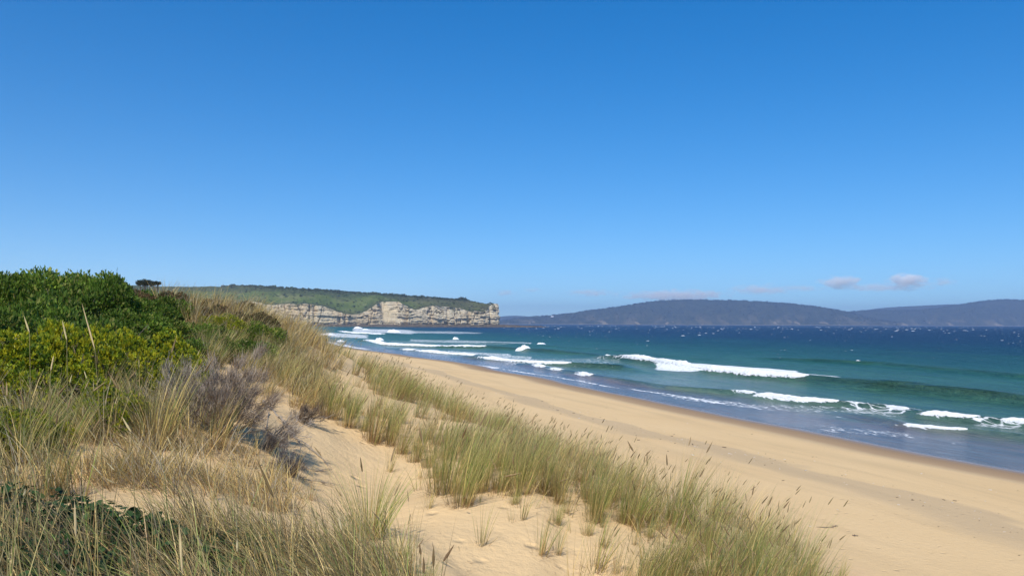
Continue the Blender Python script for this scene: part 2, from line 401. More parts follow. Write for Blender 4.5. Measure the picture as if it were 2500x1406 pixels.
hgt = N.math('ADD', N.math('MULTIPLY_ADD', nb3, .9, N.math('MULTIPLY', nb, .6)), N.math('MULTIPLY', nb2, 1.8))
bmp = N.bump(hgt, calm, 1.7)
p = N.principled(base, N.rng(o_, 4, 60, .16, .34), N.rng(o_, 5, 160, .38, .08), bmp, IOR=1.33)
# foam, broken up by lace
fv = N.n('ShaderNodeTexVoronoi', feature='DISTANCE_TO_EDGE'); N.set(fv.inputs['Vector'], N.pos((1.5, .42, 1), math.radians(-14))); fv.inputs['Scale'].default_value = 1.1
fn = N.noise(N.pos((2.0, .42, 1), math.radians(-14)), 1.0, 7, .75, .8)
lace = N.math('ADD', N.math('MULTIPLY', fn, .85), N.math('MULTIPLY', N.rng(fv.outputs['Distance'], .2, 0), .20))
ff = N.rng(N.math('ADD', fo, lace), 1.06, 1.26)
ff = N.math('MULTIPLY', ff, N.rng(fo, .02, .15))
fb = N.n('ShaderNodeBsdfDiffuse'); N.set(fb.inputs[0], (.84, .86, .87))
mx = N.n('ShaderNodeMixShader'); N.set(mx.inputs[0], N.math('MULTIPLY', ff, .92)); N.t.links.new(p.outputs[0], mx.inputs[1]); N.t.links.new(fb.outputs[0], mx.inputs[2])
N.t.links.new(mx.outputs[0], N.out.inputs[0])
sea = mk('sea', np.stack([Xw, Yw, Zw], -1).reshape(-1, 3), gridq(len(ys_), len(os_))[:, ::-1], attrs={'offshore': O, 'foam': foam, 'height': Zw}, mat=N.m)
tag(sea, kind='structure')

N = NT('white_foam'); q = N.pos()
N.principled(N.ramp(N.noise(q, 2.2, 5, .7), [(.30, (.80, .84, .85)), (.46, (.90, .91, .92))]), .75, .2, N.bump(N.noise(q, 3.5, 6, .75), .7, .3))
N.m.node_tree.nodes['Principled BSDF'].inputs['Subsurface Weight'].default_value = 0.0
al = N.rng(N.math('SUBTRACT', N.noise(N.pos((1, .5, 1)), 1.7, 5, .7), N.math('MULTIPLY', N.math('POWER', N.attr('edge'), 2.0), .34)), .16, .30)
tr_ = N.n('ShaderNodeBsdfTransparent'); mx_ = N.n('ShaderNodeMixShader'); N.set(mx_.inputs[0], al)
N.t.links.new(tr_.outputs[0], mx_.inputs[1]); N.t.links.new(N.m.node_tree.nodes['Principled BSDF'].outputs[0], mx_.inputs[2]); N.t.links.new(mx_.outputs[0], N.out.inputs[0])
M_FOAM = N.m
def breaker(i, a, b, h, w, lab):
    y0, y1 = sorted((px_to_y(i, a), px_to_y(i, b)))
    L = math.hypot(swell_x(i, y1) - swell_x(i, y0), y1 - y0)
    n = int(np.clip(L / .16, 40, 620)); m = 23
    t = np.linspace(0, 1, n); yy = y0 + (y1 - y0) * t; xc = swell_x(i, yy)
    sharp = sstep(0, .10, t) * (1 - sstep(.78, 1, t))       # far end is the leading tip
    env = np.clip(sharp, 0, 1) ** .6 * (.55 + .8 * noise(yy / (2.5 + h), i * 5.2 + a, 80))
    ph = np.linspace(-1, 1, m)
    V = []
    for k, u in enumerate(ph):
        prof = np.clip(1 - np.abs(u) ** 2.2, 0, 1) ** .7
        edge = .62 * w * (.45 + .5 * noise(yy / 2.4, k * 0 + 4.4 + i, 81) + .55 * noise(yy / .7, u * 1.5 + 0 * yy, 82)) * (.35 + .65 * env)
        off = np.where(u < 0, u * edge * .7, u * edge * 1.6)
        x = xc - .35 * w + off + .16 * h * fbm(yy / .8, u * 2.2 + 0 * yy, 3, 83)
        yq = yy - .3 * off
        zb = sea_z(x, yq)
        z = zb - .10 + (h * .27 * env * prof + .04 * prof) * (.7 + .7 * np.abs(fbm(yy / .9, u * 2 + 0 * yy, 3, 84 + i)) + .55 * noise(yy / .32, u * 5 + 0 * yy, 86))
        V.append(np.stack([x, yq, z], -1))
    V = np.array(V); c = np.array([xc.mean(), yy.mean(), 0.0])
    o = mk('breaking_wave', (V - c).reshape(-1, 3), gridq(m, n), attrs={'edge': np.maximum(np.abs(ph)[:, None], 1 - env[None])}, mat=M_FOAM); o.location = c
    tag(o, lab, 'wave', 'breaking waves rolling in along the bay')
for b_ in BREAKERS: breaker(*b_)
# lone crests out in the bay
def crest(px, py, wpx, hpx, lab):
    P = at_z(np.array([px]), np.array([py]))[0]; d = P[1]; W = wpx / FPX * d; H = hpx / FPX * d
    n, m = 26, 11; t = np.linspace(-1, 1, n); ph = np.linspace(-1, 1, m); V = []
    for u in ph:
        e = np.clip(1 - ((t + .3) / np.where(t < -.3, .7, 1.3)) ** 2, 0, 1) ** .8
        x = t * W / 2; yv = u * (.6 * H + .12 * W) * (.4 + .6 * e) + .1 * W * t
        z = H * .9 * e * np.clip(1 - u * u, 0, 1) ** .7 * (1 + .45 * fbm(t * 6 + px, u * 3 + 0 * t, 3, 85)) + sea_z(P[0] + x, P[1] + yv) - .1
        V.append(np.stack([x, yv, z], -1))
    o = mk('breaking_wave', np.array(V).reshape(-1, 3), gridq(m, n), mat=M_FOAM); o.location = (P[0], P[1], 0)
    tag(o, lab, 'wave', 'breaking waves rolling in along the bay')
crest(1277, 857, 40, 10, 'lone white crest like a sail shape, out beyond the shore breakers')
crest(1322, 841, 24, 4, 'tiny double whitecap out beyond the lone white crest')
crest(1113, 829, 16, 7, 'small pointed splash of white in front of the headland tip')
crest(1485, 871, 18, 3, 'faint short whitecap just above the left end of the biggest breaker')
crest(927, 831, 22, 7, 'small white hump behind the broad breaker below the cliffs')
crest(962, 811, 34, 7, 'white hump of a wave breaking far off below the middle of the cliffs')
crest(875, 802, 22, 5, 'most distant white crest, right against the cliff foot')
crest(893, 805, 18, 3, 'thin white crest beside the most distant one at the cliff foot')
crest(800, 818, 42, 6, 'white crest beside the far beach at the left end of the bay')
crest(778, 820, 14, 5, 'stub of white foam left of the crest by the far beach')
crest(832, 834, 20, 5, 'small white curl just off the far beach')
crest(2098, 888, 22, 3, 'thin broken whitecap on the dark swell right of centre')
# whitecaps: sprinkled over the open bay, too many to count
n = 1900; px = rng.uniform(1225, 2560, n); v = rng.random(n) ** 1.9; py = 795 + (px - 1250) * .004 + v * 80
keep = (rng.random(n) < np.where(v < .12, .6, np.where(v < .45, .35, .12))); px, py = px[keep], py[keep]
P = at_z(px, py); P[:, 2] = sea_z(P[:, 0], P[:, 1]); d = P[:, 1]
W = rng.lognormal(0, .5, len(d)) * 1.35 * d / FPX; W = np.minimum(W, 3.2)
tt = np.linspace(-1, 1, 7); U = np.linspace(-1, 1, 4)
T_, U_ = np.meshgrid(tt, U); e = np.sqrt(np.clip(1 - T_ ** 2, 0, 1))
H = np.minimum(W * .19, .6)
dx = T_[None] * W[:, None, None] + .25 * W[:, None, None] * U_[None] * e[None]
dy = U_[None] * e[None] * (W * .5)[:, None, None] - T_[None] * (W * .3)[:, None, None]
dz = (H[:, None, None] * e[None] * (1 - U_[None] ** 2 * .9)) * rng.uniform(.5, 1.3, (len(d), *T_.shape)) - .05
V = P[:, None, None, :] + np.stack([dx, dy, dz], -1)
Q = (gridq(4, 7)[None] + (np.arange(len(d)) * 28)[:, None, None]).reshape(-1, 4)
tag(mk('whitecaps', V.reshape(-1, 3), Q, mat=M_FOAM), 'tiny whitecaps scattered over the dark blue open bay', 'whitecaps', kind='stuff')

# ------------------------------------------------------------------ headland with its cliffs
cp = np.array([(200, 1820), (420, 1800), (560, 1800), (680, 1815), (760, 1830), (850, 1850), (930, 1880), (960, 1895), (1000, 1885), (1100, 1905), (1180, 1925), (1221, 1955)], float)
bx = (cp[:, 0] - 1250) / FPX * cp[:, 1]; by = cp[:, 1]
bx = np.append(bx, [-42, -75, -160]); by = np.append(by, [2040, 2300, 2700])
seg = np.hypot(np.diff(bx), np.diff(by)); cum = np.concatenate([[0], np.cumsum(seg)])
# more samples where the cliff shows
u = np.concatenate([np.linspace(0, cum[2], 60)[:-1], np.linspace(cum[2], cum[11], 760), np.linspace(cum[11], cum[-1], 120)[1:]])
fx = np.interp(u, cum, bx); fy = np.interp(u, cum, by)
tx = np.gradient(fx, u); ty = np.gradient(fy, u); L = np.hypot(tx, ty); nx, ny = ty / L, -tx / L     # outward: towards the sea and us
upx = 1250 + fx / fy * FPX
Tpx = [200, 420, 560, 660, 680, 740, 790, 830, 870, 895, 925, 942, 975, 992, 1015, 1060, 1100, 1150, 1190, 1205, 1221]
Tpy = [745, 742, 741, 742, 744, 745, 752, 764, 767, 765, 742, 737, 737, 748, 755, 744, 752, 762, 758, 743, 742]
topz = 9 + (789.5 - np.interp(upx, Tpx, Tpy)) / FPX * fy
topz = np.where(fy > 1956, 9 + 47 / FPX * 1956 - (fy - 1956) * .03, topz)
topz = np.convolve(np.pad(topz, 20, mode='edge'), np.hanning(41) / np.hanning(41).sum(), 'valid') + 2.0 * fbm(u / 14., u * 0, 3, 90) + 5.5 * fbm(u / 55., u * 0 + 7, 3, 93)
but = 9 * fbm(u / 70., u * 0 + 1, 3, 91) + 3.0 * fbm(u / 12., u * 0 + 3, 3, 92)      # buttresses and bays
for (p_, wd, dp) in ((757, 3, 9), (768, 4, 8), (829, 3, 10), (845, 4, 8), (990, 5, 20), (1056, 4, 9), (1094, 3, 7), (1147, 6, 16), (1200, 4, 9)):    # dark clefts
    k = np.exp(-((upx - p_) / wd) ** 2); but = but - dp * .8 * k * (fy < 1957)
scree = np.exp(-((upx - 948) / 15) ** 2) * (fy < 1957)
nv = 80; v = np.linspace(0, 1, nv)
Vv, Uu = np.meshgrid(v, u, indexing='ij')
tz = topz[None]; zf = Vv * tz
# strata: hard beds stand out, soft beds are cut back
bed = zf + 3.0 * fbm(Uu / 60., Uu * 0, 2, 94) + .02 * Uu
bed = bed + 2.2 * fbm(Uu / 17., zf / 9., 3, 87)
layer = np.floor(bed / 4.6); fr = bed / 4.6 - layer
hard = _hash(layer, layer * 0, 95); brk = noise(Uu / 22. + layer * 3.7, layer, 96)
led = (hard * 3.6 + 2.8 * (brk - .5)) * sstep(0, .12, fr) * (1 - .5 * sstep(.8, 1, fr))
cell = np.floor(Uu / 13. + 7 * _hash(layer, layer * 0, 88)); led = led + 3.4 * (_hash(cell, layer, 89) - .5) + 2.6 * (_hash(np.floor(Uu / 21. + .4 * layer), np.floor(layer / 2), 79) - .5)
led = led - 5.0 * np.exp(-(fbm(Uu / 24., zf / 60., 3, 78) / .035) ** 2)      # vertical cracks

led = led + 1.8 * (noise(Uu / 4.5, bed / 1.4, 97) - .5) + 2.2 * (noise(Uu / 9., layer * 1.3, 98) - .5)
back = 6 * Vv ** 1.5 + scree[None] * (32 * Vv)
und = 3.5 * np.exp(-((zf - 5) / 4) ** 2)                                            # wave-cut notch
off = but[None] * (1 - .25 * Vv) + led * (1 - .8 * scree[None]) - back - und
FX = fx[None] + nx[None] * off; FY = fy[None] + ny[None] * off
head = empty('headland', (0, 0, 0), None, None); tag(head, kind='structure'); head['label'] = 'grassy flat topped headland ending in pale layered sandstone cliffs'
N = NT('cliff_rock'); g = N.pos((.03, .03, .12)); g2 = N.pos((.10, .10, .30))
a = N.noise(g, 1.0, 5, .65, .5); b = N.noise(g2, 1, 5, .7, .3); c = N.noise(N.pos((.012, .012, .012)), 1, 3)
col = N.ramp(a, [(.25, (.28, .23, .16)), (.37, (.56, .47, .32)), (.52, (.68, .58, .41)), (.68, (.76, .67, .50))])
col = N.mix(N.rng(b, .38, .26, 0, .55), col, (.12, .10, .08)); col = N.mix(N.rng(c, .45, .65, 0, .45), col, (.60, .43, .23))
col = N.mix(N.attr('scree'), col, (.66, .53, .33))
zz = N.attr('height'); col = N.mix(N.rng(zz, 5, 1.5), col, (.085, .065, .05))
plants = N.math('MULTIPLY', N.rng(N.noise(N.pos((.05, .05, .05)), 1, 5, .7), .52, .60), N.rng(N.attr('up'), .35, .95))
col = N.mix(N.math('MULTIPLY', plants, .85), col, (.085, .095, .045))
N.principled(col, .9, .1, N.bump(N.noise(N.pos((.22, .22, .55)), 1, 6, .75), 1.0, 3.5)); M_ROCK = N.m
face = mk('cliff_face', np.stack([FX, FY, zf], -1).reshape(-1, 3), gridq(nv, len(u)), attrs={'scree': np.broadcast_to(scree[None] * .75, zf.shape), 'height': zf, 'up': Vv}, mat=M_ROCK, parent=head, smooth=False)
# top
Rpx = [200, 300, 400, 430, 520, 600, 640, 700, 800, 900, 1000, 1060, 1100, 1150, 1190, 1221]
Rpy = [700, 701, 704, 705, 704, 702, 704, 708, 712, 719, 726, 729, 731, 735, 740, 743]
dd = np.concatenate([[0, 2, 6], np.linspace(12, 420, 46), [600, 1000, 1700]])
bdx, bdy = -.28, .96
ker = np.hanning(121); ker /= ker.sum(); sm = lambda a: np.convolve(np.pad(a, 60, mode='edge'), ker, 'valid'); kk = sstep(0, 45, dd)[:, None]
TX = FX[-1][None] * (1 - kk) + sm(FX[-1])[None] * kk + bdx * dd[:, None]; TY = FY[-1][None] * (1 - kk) + sm(FY[-1])[None] * kk + bdy * dd[:, None]
ppx = 1250 + TX / TY * FPX
ridge = 9 + (789.5 - np.interp(ppx, Rpx, Rpy)) / FPX * (FY[-1][None] + 330)
rise = sstep(0, 330, dd)[:, None] ** .8; drop = (1 - .75 * sstep(420, 1700, dd))[:, None]
near_end = sstep(1956, 2010, fy)[None]
TZ = topz[None] + (np.maximum(ridge - topz[None], 0)) * rise * (1 - near_end); TZ = TZ * drop
TZ = TZ + sstep(0, 30, dd)[:, None] * (3.2 * fbm(TX / 45., TY / 45., 4, 99) + 1.6 * fbm(TX / 9., TY / 9., 3, 100))
N = NT('headland_turf'); g = N.pos((.02, .008, .02)); g2 = N.pos((.09, .06, .09))
a = N.noise(g, 1, 4, .6); b = N.noise(g2, 1, 5, .7)
hb = N.attr('back')
col = N.ramp(a, [(.32, (.065, .095, .030)), (.50, (.115, .150, .042)), (.68, (.17, .18, .070))])
dk = N.mix(N.rng(b, .40, .58), (.035, .060, .024), (.085, .095, .045))
col = N.mix(N.math('MULTIPLY', N.rng(N.math('ADD', hb, N.math('MULTIPLY_ADD', a, .9, -.45)), .5, .68), .9), col, dk)
col = N.mix(N.math('MULTIPLY', N.rng(N.math('SUBTRACT', N.math('MULTIPLY', b, .22), hb), .0, .10), .8), col, (.075, .080, .040))
col = N.mix(N.math('MULTIPLY', N.rng(N.attr('east'), .55, .85), N.rng(b, .35, .6, .4, .9)), col, (.10, .095, .05))
col = N.mix(N.math('MULTIPLY', N.rng(N.noise(N.pos((.05, .012, .05)), 1, 4, .7), .66, .70), .8), col, (.40, .34, .25))
N.principled(col, .95, .05, N.bump(b, 1.0, 4.0)); M_TURF = N.m
top = mk('clifftop_turf', np.stack([TX, TY, TZ], -1).reshape(-1, 3), gridq(len(dd), len(u)), attrs={'back': np.broadcast_to(sstep(0, 330, dd)[:, None], TZ.shape), 'east': np.broadcast_to(((upx - 600) / 620)[None], TZ.shape)}, mat=M_TURF, parent=head)
# rock platform at the foot
dd2 = np.linspace(0, 1, 12); wdt = 26 + 9 * noise(u / 40., u * 0, 101) + 55 * np.exp(-((u - cum[11]) / 45) ** 2)
PX_ = fx[None] + nx[None] * (off[0][None] * (1 - dd2[:, None]) - 6 + (wdt[None] + 6) * dd2[:, None]) + (48 * np.exp(-((u - cum[11]) / 50) ** 2))[None] * dd2[:, None]
PY_ = fy[None] + ny[None] * (off[0][None] * (1 - dd2[:, None]) - 6 + (wdt[None] + 6) * dd2[:, None])
PZ_ = (4.6 * (1 - dd2[:, None] ** 1.6) + 2.6 * fbm(PX_ / 7., PY_ / 7., 3, 102) + .9) * (1 - sstep(.85, 1, dd2)[:, None]) - 1.0 * sstep(.85, 1, dd2)[:, None]
N = NT('platform_rock'); a = N.noise(N.pos((.12, .12, .3)), 1, 5, .7)
N.principled(N.ramp(a, [(.35, (.045, .038, .03)), (.6, (.13, .10, .07)), (.78, (.30, .25, .18))]), .8, .25)
mk('rock_platform', np.stack([PX_, PY_, PZ_], -1).reshape(-1, 3), gridq(len(dd2), len(u)), mat=N.m, parent=head, smooth=False)

# scrub on the headland: leaf clumps, thick along its skyline
def lumps(P, r, h, n_in, seed, squash=1.0):
    """for every point a knobbly little dome of n_in facets-leaves; returns V, Q"""
    g = np.random.default_rng(seed); M = len(P)
    d = g.normal(size=(M, n_in, 3)); d[..., 2] = np.abs(d[..., 2]); d /= np.linalg.norm(d, axis=-1, keepdims=True)
    rr = g.uniform(.55, 1.05, (M, n_in, 1))
    c = P[:, None, :] + d * rr * np.stack([r, r, h], -1)[:, None, :]
    a = g.normal(size=(M, n_in, 3)); a /= np.linalg.norm(a, axis=-1, keepdims=True); b = np.cross(a, d); b /= np.linalg.norm(b, axis=-1, keepdims=True) + 1e-9
    s = (r[:, None, None] * g.uniform(.22, .5, (M, n_in, 1)))
    V = np.stack([c - a * s, c - b * s * .7, c + a * s, c + b * s * .7], 2).reshape(-1, 3)
    return V, np.arange(len(V)).reshape(-1, 4)
iu = rng.integers(60, len(u) - 125, 2600); idr = np.where(rng.random(2600) < .6, rng.integers(30, 47, 2600), rng.integers(4, 40, 2600))
P = np.stack([TX[idr, iu], TY[idr, iu], TZ[idr, iu]], -1) + rng.normal(0, 5, (2600, 3)) * [1, 1, .0]
r = rng.lognormal(0, .4, 2600) * 3.2; r = np.where(idr > 28, r, r * .55)
V, Q = lumps(P, r, r * .62, 26, 5)
c0 = np.repeat(np.array([.040, .062, .028])[None] * rng.uniform(.6, 1.5, (2600, 1)) + rng.uniform(0, .012, (2600, 1)) * [1, .5, 0], 26 * 4, 0)
M_SCRUB = mat_leaf('scrub_leaves', trans=.1, var=0)
o = mk('headland_scrub', V, Q, cols=c0, mat=M_SCRUB, parent=head, smooth=False); tag(o, kind='stuff')

# ------------------------------------------------------------------ hills across the bay
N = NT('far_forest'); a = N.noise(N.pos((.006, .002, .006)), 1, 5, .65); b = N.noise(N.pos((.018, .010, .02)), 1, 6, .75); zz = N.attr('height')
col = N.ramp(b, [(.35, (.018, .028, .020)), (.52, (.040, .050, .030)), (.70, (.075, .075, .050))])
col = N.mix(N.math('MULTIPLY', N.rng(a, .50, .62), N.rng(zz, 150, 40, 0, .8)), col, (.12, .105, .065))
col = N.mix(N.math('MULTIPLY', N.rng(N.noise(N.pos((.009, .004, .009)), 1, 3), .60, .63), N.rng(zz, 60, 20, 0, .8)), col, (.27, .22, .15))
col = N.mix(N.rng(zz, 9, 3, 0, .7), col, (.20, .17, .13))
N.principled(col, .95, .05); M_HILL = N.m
def hill(name, pts, depth, wid, seed, lab, base_py=790.5, rough=1.0, foothill=.35):
    px = np.linspace(pts[0][0], pts[-1][0], 430); py = np.interp(px, [p[0] for p in pts], [p[1] for p in pts])
    py = np.convolve(np.pad(py, 12, mode='edge'), np.ones(25) / 25, 'valid')
    x = (px - 1250) / FPX * depth; dz = np.linspace(-1, 1, 44)
    top = 9 + (base_py - 1.5 + (px - 1250) * .004 - py) / FPX * (depth + wid)
    XX = x[None] * (1 + (wid * (dz[:, None] + 1) / depth)); YY = depth + wid * (dz[:, None] + 1) + 0 * XX
    e = np.clip(1 - np.clip(-dz, 0, 1) ** 1.5, 0, 1)[:, None]; f = np.where(dz > 0, 1 - .8 * dz, 1)[:, None]
    gul = fbm(XX / (wid * .28), YY / (wid * .5), 4, seed) ; ZZ = top[None] * e * f + rough * top[None] * .28 * gul * np.sin(np.clip(e, 0, 1) * math.pi) - 2
    ZZ = ZZ + rough * 7 * fbm(XX / 26., YY / 26., 3, seed + 5) * sstep(0, .3, e)
    ZZ[0] = -3
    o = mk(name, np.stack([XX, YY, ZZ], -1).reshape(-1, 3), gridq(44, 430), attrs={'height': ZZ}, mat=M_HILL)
    tag(o, kind='structure'); o['label'] = lab
    # trees along its crest and slopes
    k = 1500; i = rng.integers(0, 430, k); j = np.where(rng.random(k) < .65, rng.integers(18, 23, k), rng.integers(3, 22, k))
    P = np.stack([XX[j, i], YY[j, i], ZZ[j, i]], -1); r = rng.uniform(7, 15, k) * rough
    V, Q = lumps(P, r, r * .9, 12, seed)
    cc = np.repeat(np.array([.024, .034, .022])[None] * rng.uniform(.6, 1.5, (k, 1)), 48, 0)
    t = mk('forest', V, Q, cols=cc, mat=M_SCRUB, parent=o, smooth=False); tag(t, kind='stuff')
    return o
hill('wooded_hill', [(1160, 788), (1215, 784), (1240, 779), (1320, 771), (1380, 767), (1450, 756), (1500, 750), (1560, 740), (1590, 735), (1640, 731), (1720, 731), (1800, 733), (1870, 736), (1920, 739), (1970, 745), (2030, 753), (2080, 764), (2120, 775), (2160, 783), (2200, 789)], 8200, 900, 200, 'long wooded hill across the bay, its flat crest left of centre')
hill('wooded_hill', [(1980, 788), (2020, 770), (2070, 760), (2120, 757), (2180, 757), (2240, 757), (2300, 750), (2340, 744), (2400, 734), (2450, 730), (2520, 733), (2600, 745), (2750, 770), (2900, 788)], 9400, 900, 230, 'wooded hill across the bay, rising to a rounded top at the right edge')
hill('distant_range', [(2040, 785), (2080, 762), (2140, 752), (2200, 748), (2260, 745), (2330, 742), (2400, 742), (2500, 746), (2700, 770), (2900, 785)], 12300, 600, 260, 'faint blue range behind the two wooded hills', rough=.5)
hill('distant_range', [(1120, 788), (1180, 778), (1225, 772), (1260, 770), (1300, 773), (1360, 782), (1420, 788)], 12000, 500, 290, 'small faint blue rise between the headland and the long hill', rough=.5)
# a pale farmhouse on the left shoulder of the long hill
P = at_depth(np.array([1348.]), np.array([771.]), np.array([8700.]))[0]
hs = empty('farmhouse', (P[0], P[1], P[2] - 14), 'tiny white building on the left shoulder of the far wooded hill', 'building')
N = NT('white_wall'); N.principled((.8, .8, .78), .7, .2); M_WW = N.m
N = NT('grey_roof'); N.principled((.35, .36, .38), .5, .4); M_GR = N.m
bv = np.array([[x_, y_, z_] for z_ in (0, 12) for (x_, y_) in ((-15, -6), (15, -6), (15, 6), (-15, 6))], float)
mk('wall', bv, [[0, 1, 5, 4], [1, 2, 6, 5], [2, 3, 7, 6], [3, 0, 4, 7]], mat=M_WW, parent=hs, smooth=False)
rv = np.array([[-16, -7, 11.6], [16, -7, 11.6], [16, 7, 11.6], [-16, 7, 11.6], [-16, 0, 16], [16, 0, 16]], float)
mk('roof', rv, [[0, 1, 5, 4], [2, 3, 4, 5], [0, 3, 2, 1]], tris=[[1, 2, 5], [3, 0, 4]], mat=M_GR, parent=hs, smooth=False)

# ------------------------------------------------------------------ plants: builders
def blades(P, h, az, lean, bend, w, c0, c1, c2, seg=4, seed=0, zdrop=0.02):
    """ribbon blades: (N,3) roots, heights, direction of lean, first tilt, added bend, width and three colours root/middle/tip"""
    g = np.random.default_rng(seed); n = len(P); t = np.linspace(0, 1, seg + 1)
    th = lean[:, None] + bend[:, None] * t[None] ** 1.3; st = (h / seg)[:, None]
    hx = np.sin(th) * st; hz = np.cos(th) * st
    rx = np.concatenate([np.zeros((n, 1)), np.cumsum((hx[:, :-1] + hx[:, 1:]) / 2, 1)], 1); rz = np.concatenate([np.zeros((n, 1)), np.cumsum((hz[:, :-1] + hz[:, 1:]) / 2, 1)], 1)
    C = np.stack([P[:, 0:1] + rx * np.cos(az)[:, None], P[:, 1:2] + rx * np.sin(az)[:, None], P[:, 2:3] + rz - zdrop], -1)
    sa = g.uniform(0, math.pi, n); side = np.stack([np.cos(sa), np.sin(sa), np.zeros(n)], -1)[:, None, :]
    ww = (w[:, None] * np.clip(1.02 - t[None] ** 1.8, .04, 1))[..., None] / 2
    V = np.stack([C - side * ww, C + side * ww], 2).reshape(n, -1, 3)
    k = np.arange(seg) * 2; q = np.stack([k, k + 1, k + 3, k + 2], -1)
    Q = (q[None] + (np.arange(n) * 2 * (seg + 1))[:, None, None]).reshape(-1, 4)
    tt = t[None, :, None]
    col = np.where(tt < .5, c0[:, None] + (c1 - c0)[:, None] * np.clip(tt / .42, 0, 1), c1[:, None] + (c2 - c1)[:, None] * (tt - .5) * 2)
    col = np.repeat(col, 2, 1).reshape(-1, 3)
    return V.reshape(-1, 3), Q, col, C[:, -1], C[:, -1] - C[:, -2]
def spindles(B, D, L, R, col, seed=0, k=4):
    """seed heads: a ragged spindle of length L starting at B along D"""
    g = np.random.default_rng(seed); n = len(B); D = D / (np.linalg.norm(D, axis=-1, keepdims=True) + 1e-9)
    a = np.cross(D, [0.3, 0.5, 0.2]); a /= np.linalg.norm(a, axis=-1, keepdims=True); b = np.cross(D, a)
    ts = np.array([0, .12, .35, .6, .82, 1.]); rs = np.array([.15, .8, 1, .85, .55, .08])
    ph = np.arange(k) * 2 * math.pi / k
    V = B[:, None, None, :] + D[:, None, None, :] * (L[:, None] * ts[None])[:, :, None, None]
    rad_ = (R[:, None] * rs[None])[:, :, None, None] * g.uniform(.75, 1.25, (n, 6, k, 1))
    V = V + rad_ * (np.cos(ph)[None, None, :, None] * a[:, None, None] + np.sin(ph)[None, None, :, None] * b[:, None, None])
    Q = (gridq(6, k, True)[None] + (np.arange(n) * 6 * k)[:, None, None]).reshape(-1, 4)
    c = np.broadcast_to(col[:, None, None] * g.uniform(.75, 1.25, (n, 6, k, 1)), (n, 6, k, 3))
    return V.reshape(-1, 3), Q, c.reshape(-1, 3)
# albedo palettes: root, middle, tip
PAL = {
    'green': ((.36, .26, .10), (.225, .285, .062), (.34, .34, .12)),
    'bright': ((.32, .24, .08), (.20, .275, .050), (.35, .36, .11)),
    'blue': ((.30, .26, .12), (.19, .245, .105), (.27, .29, .14)),
    'straw': ((.38, .25, .10), (.58, .43, .155), (.66, .52, .23)),
    'rust': ((.26, .13, .06), (.42, .28, .11), (.44, .35, .15)),
    'grey': ((.25, .19, .13), (.42, .35, .235), (.48, .42, .31)),
    'dark': ((.10, .07, .035), (.16, .125, .05), (.23, .185, .085)),
    'olive': ((.33, .21, .10), (.31, .27, .09), (.37, .31, .13)),
}
def palcols(g, n, mixd):
    names = list(mixd); pr = np.array([mixd[k] for k in names], float); pr /= pr.sum()
    idx = g.choice(len(names), n, p=pr); A_ = np.array([PAL[k] for k in names])[idx]
    A_ = A_ * np.clip(g.lognormal(0, .38, (n, 1, 1)), .3, 1.7); return A_[:, 0], A_[:, 1], A_[:, 2]
M_GRASS = mat_leaf('marram_blades', trans=.28, spec=.35, rough=.45, var=.2)
M_GRASS_F = mat_leaf('marram_field_blades', trans=.28, spec=.35, rough=.45, var=0)
M_HEAD = mat_leaf('seed_heads', trans=.1, spec=.1, rough=.8, var=.15)

def tuft(g, C, n, rr, h, mixd, wind_az=0.0, wind=.25, splay=.28, bend=.5, w=.005, seg=4, dead=.15, seed=0):
    """blades of one or many tufts; C (M,3) centres; returns V,Q,col,tips,dirs"""
    M = len(C); h = np.broadcast_to(h, (M,)); rr = np.broadcast_to(rr, (M,)); w = np.broadcast_to(w, (M,))
    a = g.uniform(0, 2 * math.pi, (M, n)); q = np.sqrt(g.random((M, n))) * rr[:, None]
    P = np.stack([C[:, 0:1] + q * np.cos(a), C[:, 1:2] + q * np.sin(a), np.broadcast_to(C[:, 2:3], (M, n))], -1)
    out = splay * q / np.maximum(rr[:, None], 1e-6) + g.normal(0, .07, (M, n))
    lx = out * np.cos(a) + wind * np.cos(wind_az) * .45; ly = out * np.sin(a) + wind * np.sin(wind_az) * .45
    az = np.arctan2(ly, lx); lean = np.hypot(lx, ly)
    # the bend goes with the wind mostly
    bx_ = bend * g.uniform(.2, 1.3, (M, n)) * np.cos(az) + wind * g.uniform(.5, 1.5, (M, n)) * math.cos(wind_az)
    by_ = bend * g.uniform(.2, 1.3, (M, n)) * np.sin(az) + wind * g.uniform(.5, 1.5, (M, n)) * math.sin(wind_az)
    bd = np.hypot(bx_, by_); az2 = np.arctan2(by_ + ly, bx_ + lx)
    H = h[:, None] * g.uniform(.5, 1.12, (M, n))
    dd_ = g.random((M, n)) < dead
    lean = np.where(dd_, lean + g.uniform(.3, 1.1, (M, n)), lean); H = np.where(dd_, H * .6, H)
    c0, c1, c2 = palcols(g, M * n, mixd); rust = np.array(PAL['rust'])
    f = dd_.reshape(-1, 1); c0 = np.where(f, rust[0], c0); c1 = np.where(f, rust[1], c1)
    return blades(P.reshape(-1, 3), H.ravel(), az2.ravel(), np.clip(lean, 0, 1.5).ravel(), np.minimum(bd, 1.9).ravel(), np.repeat(w, n) * g.uniform(.6, 1.3, M * n), c0, c1, c2, seg, seed)

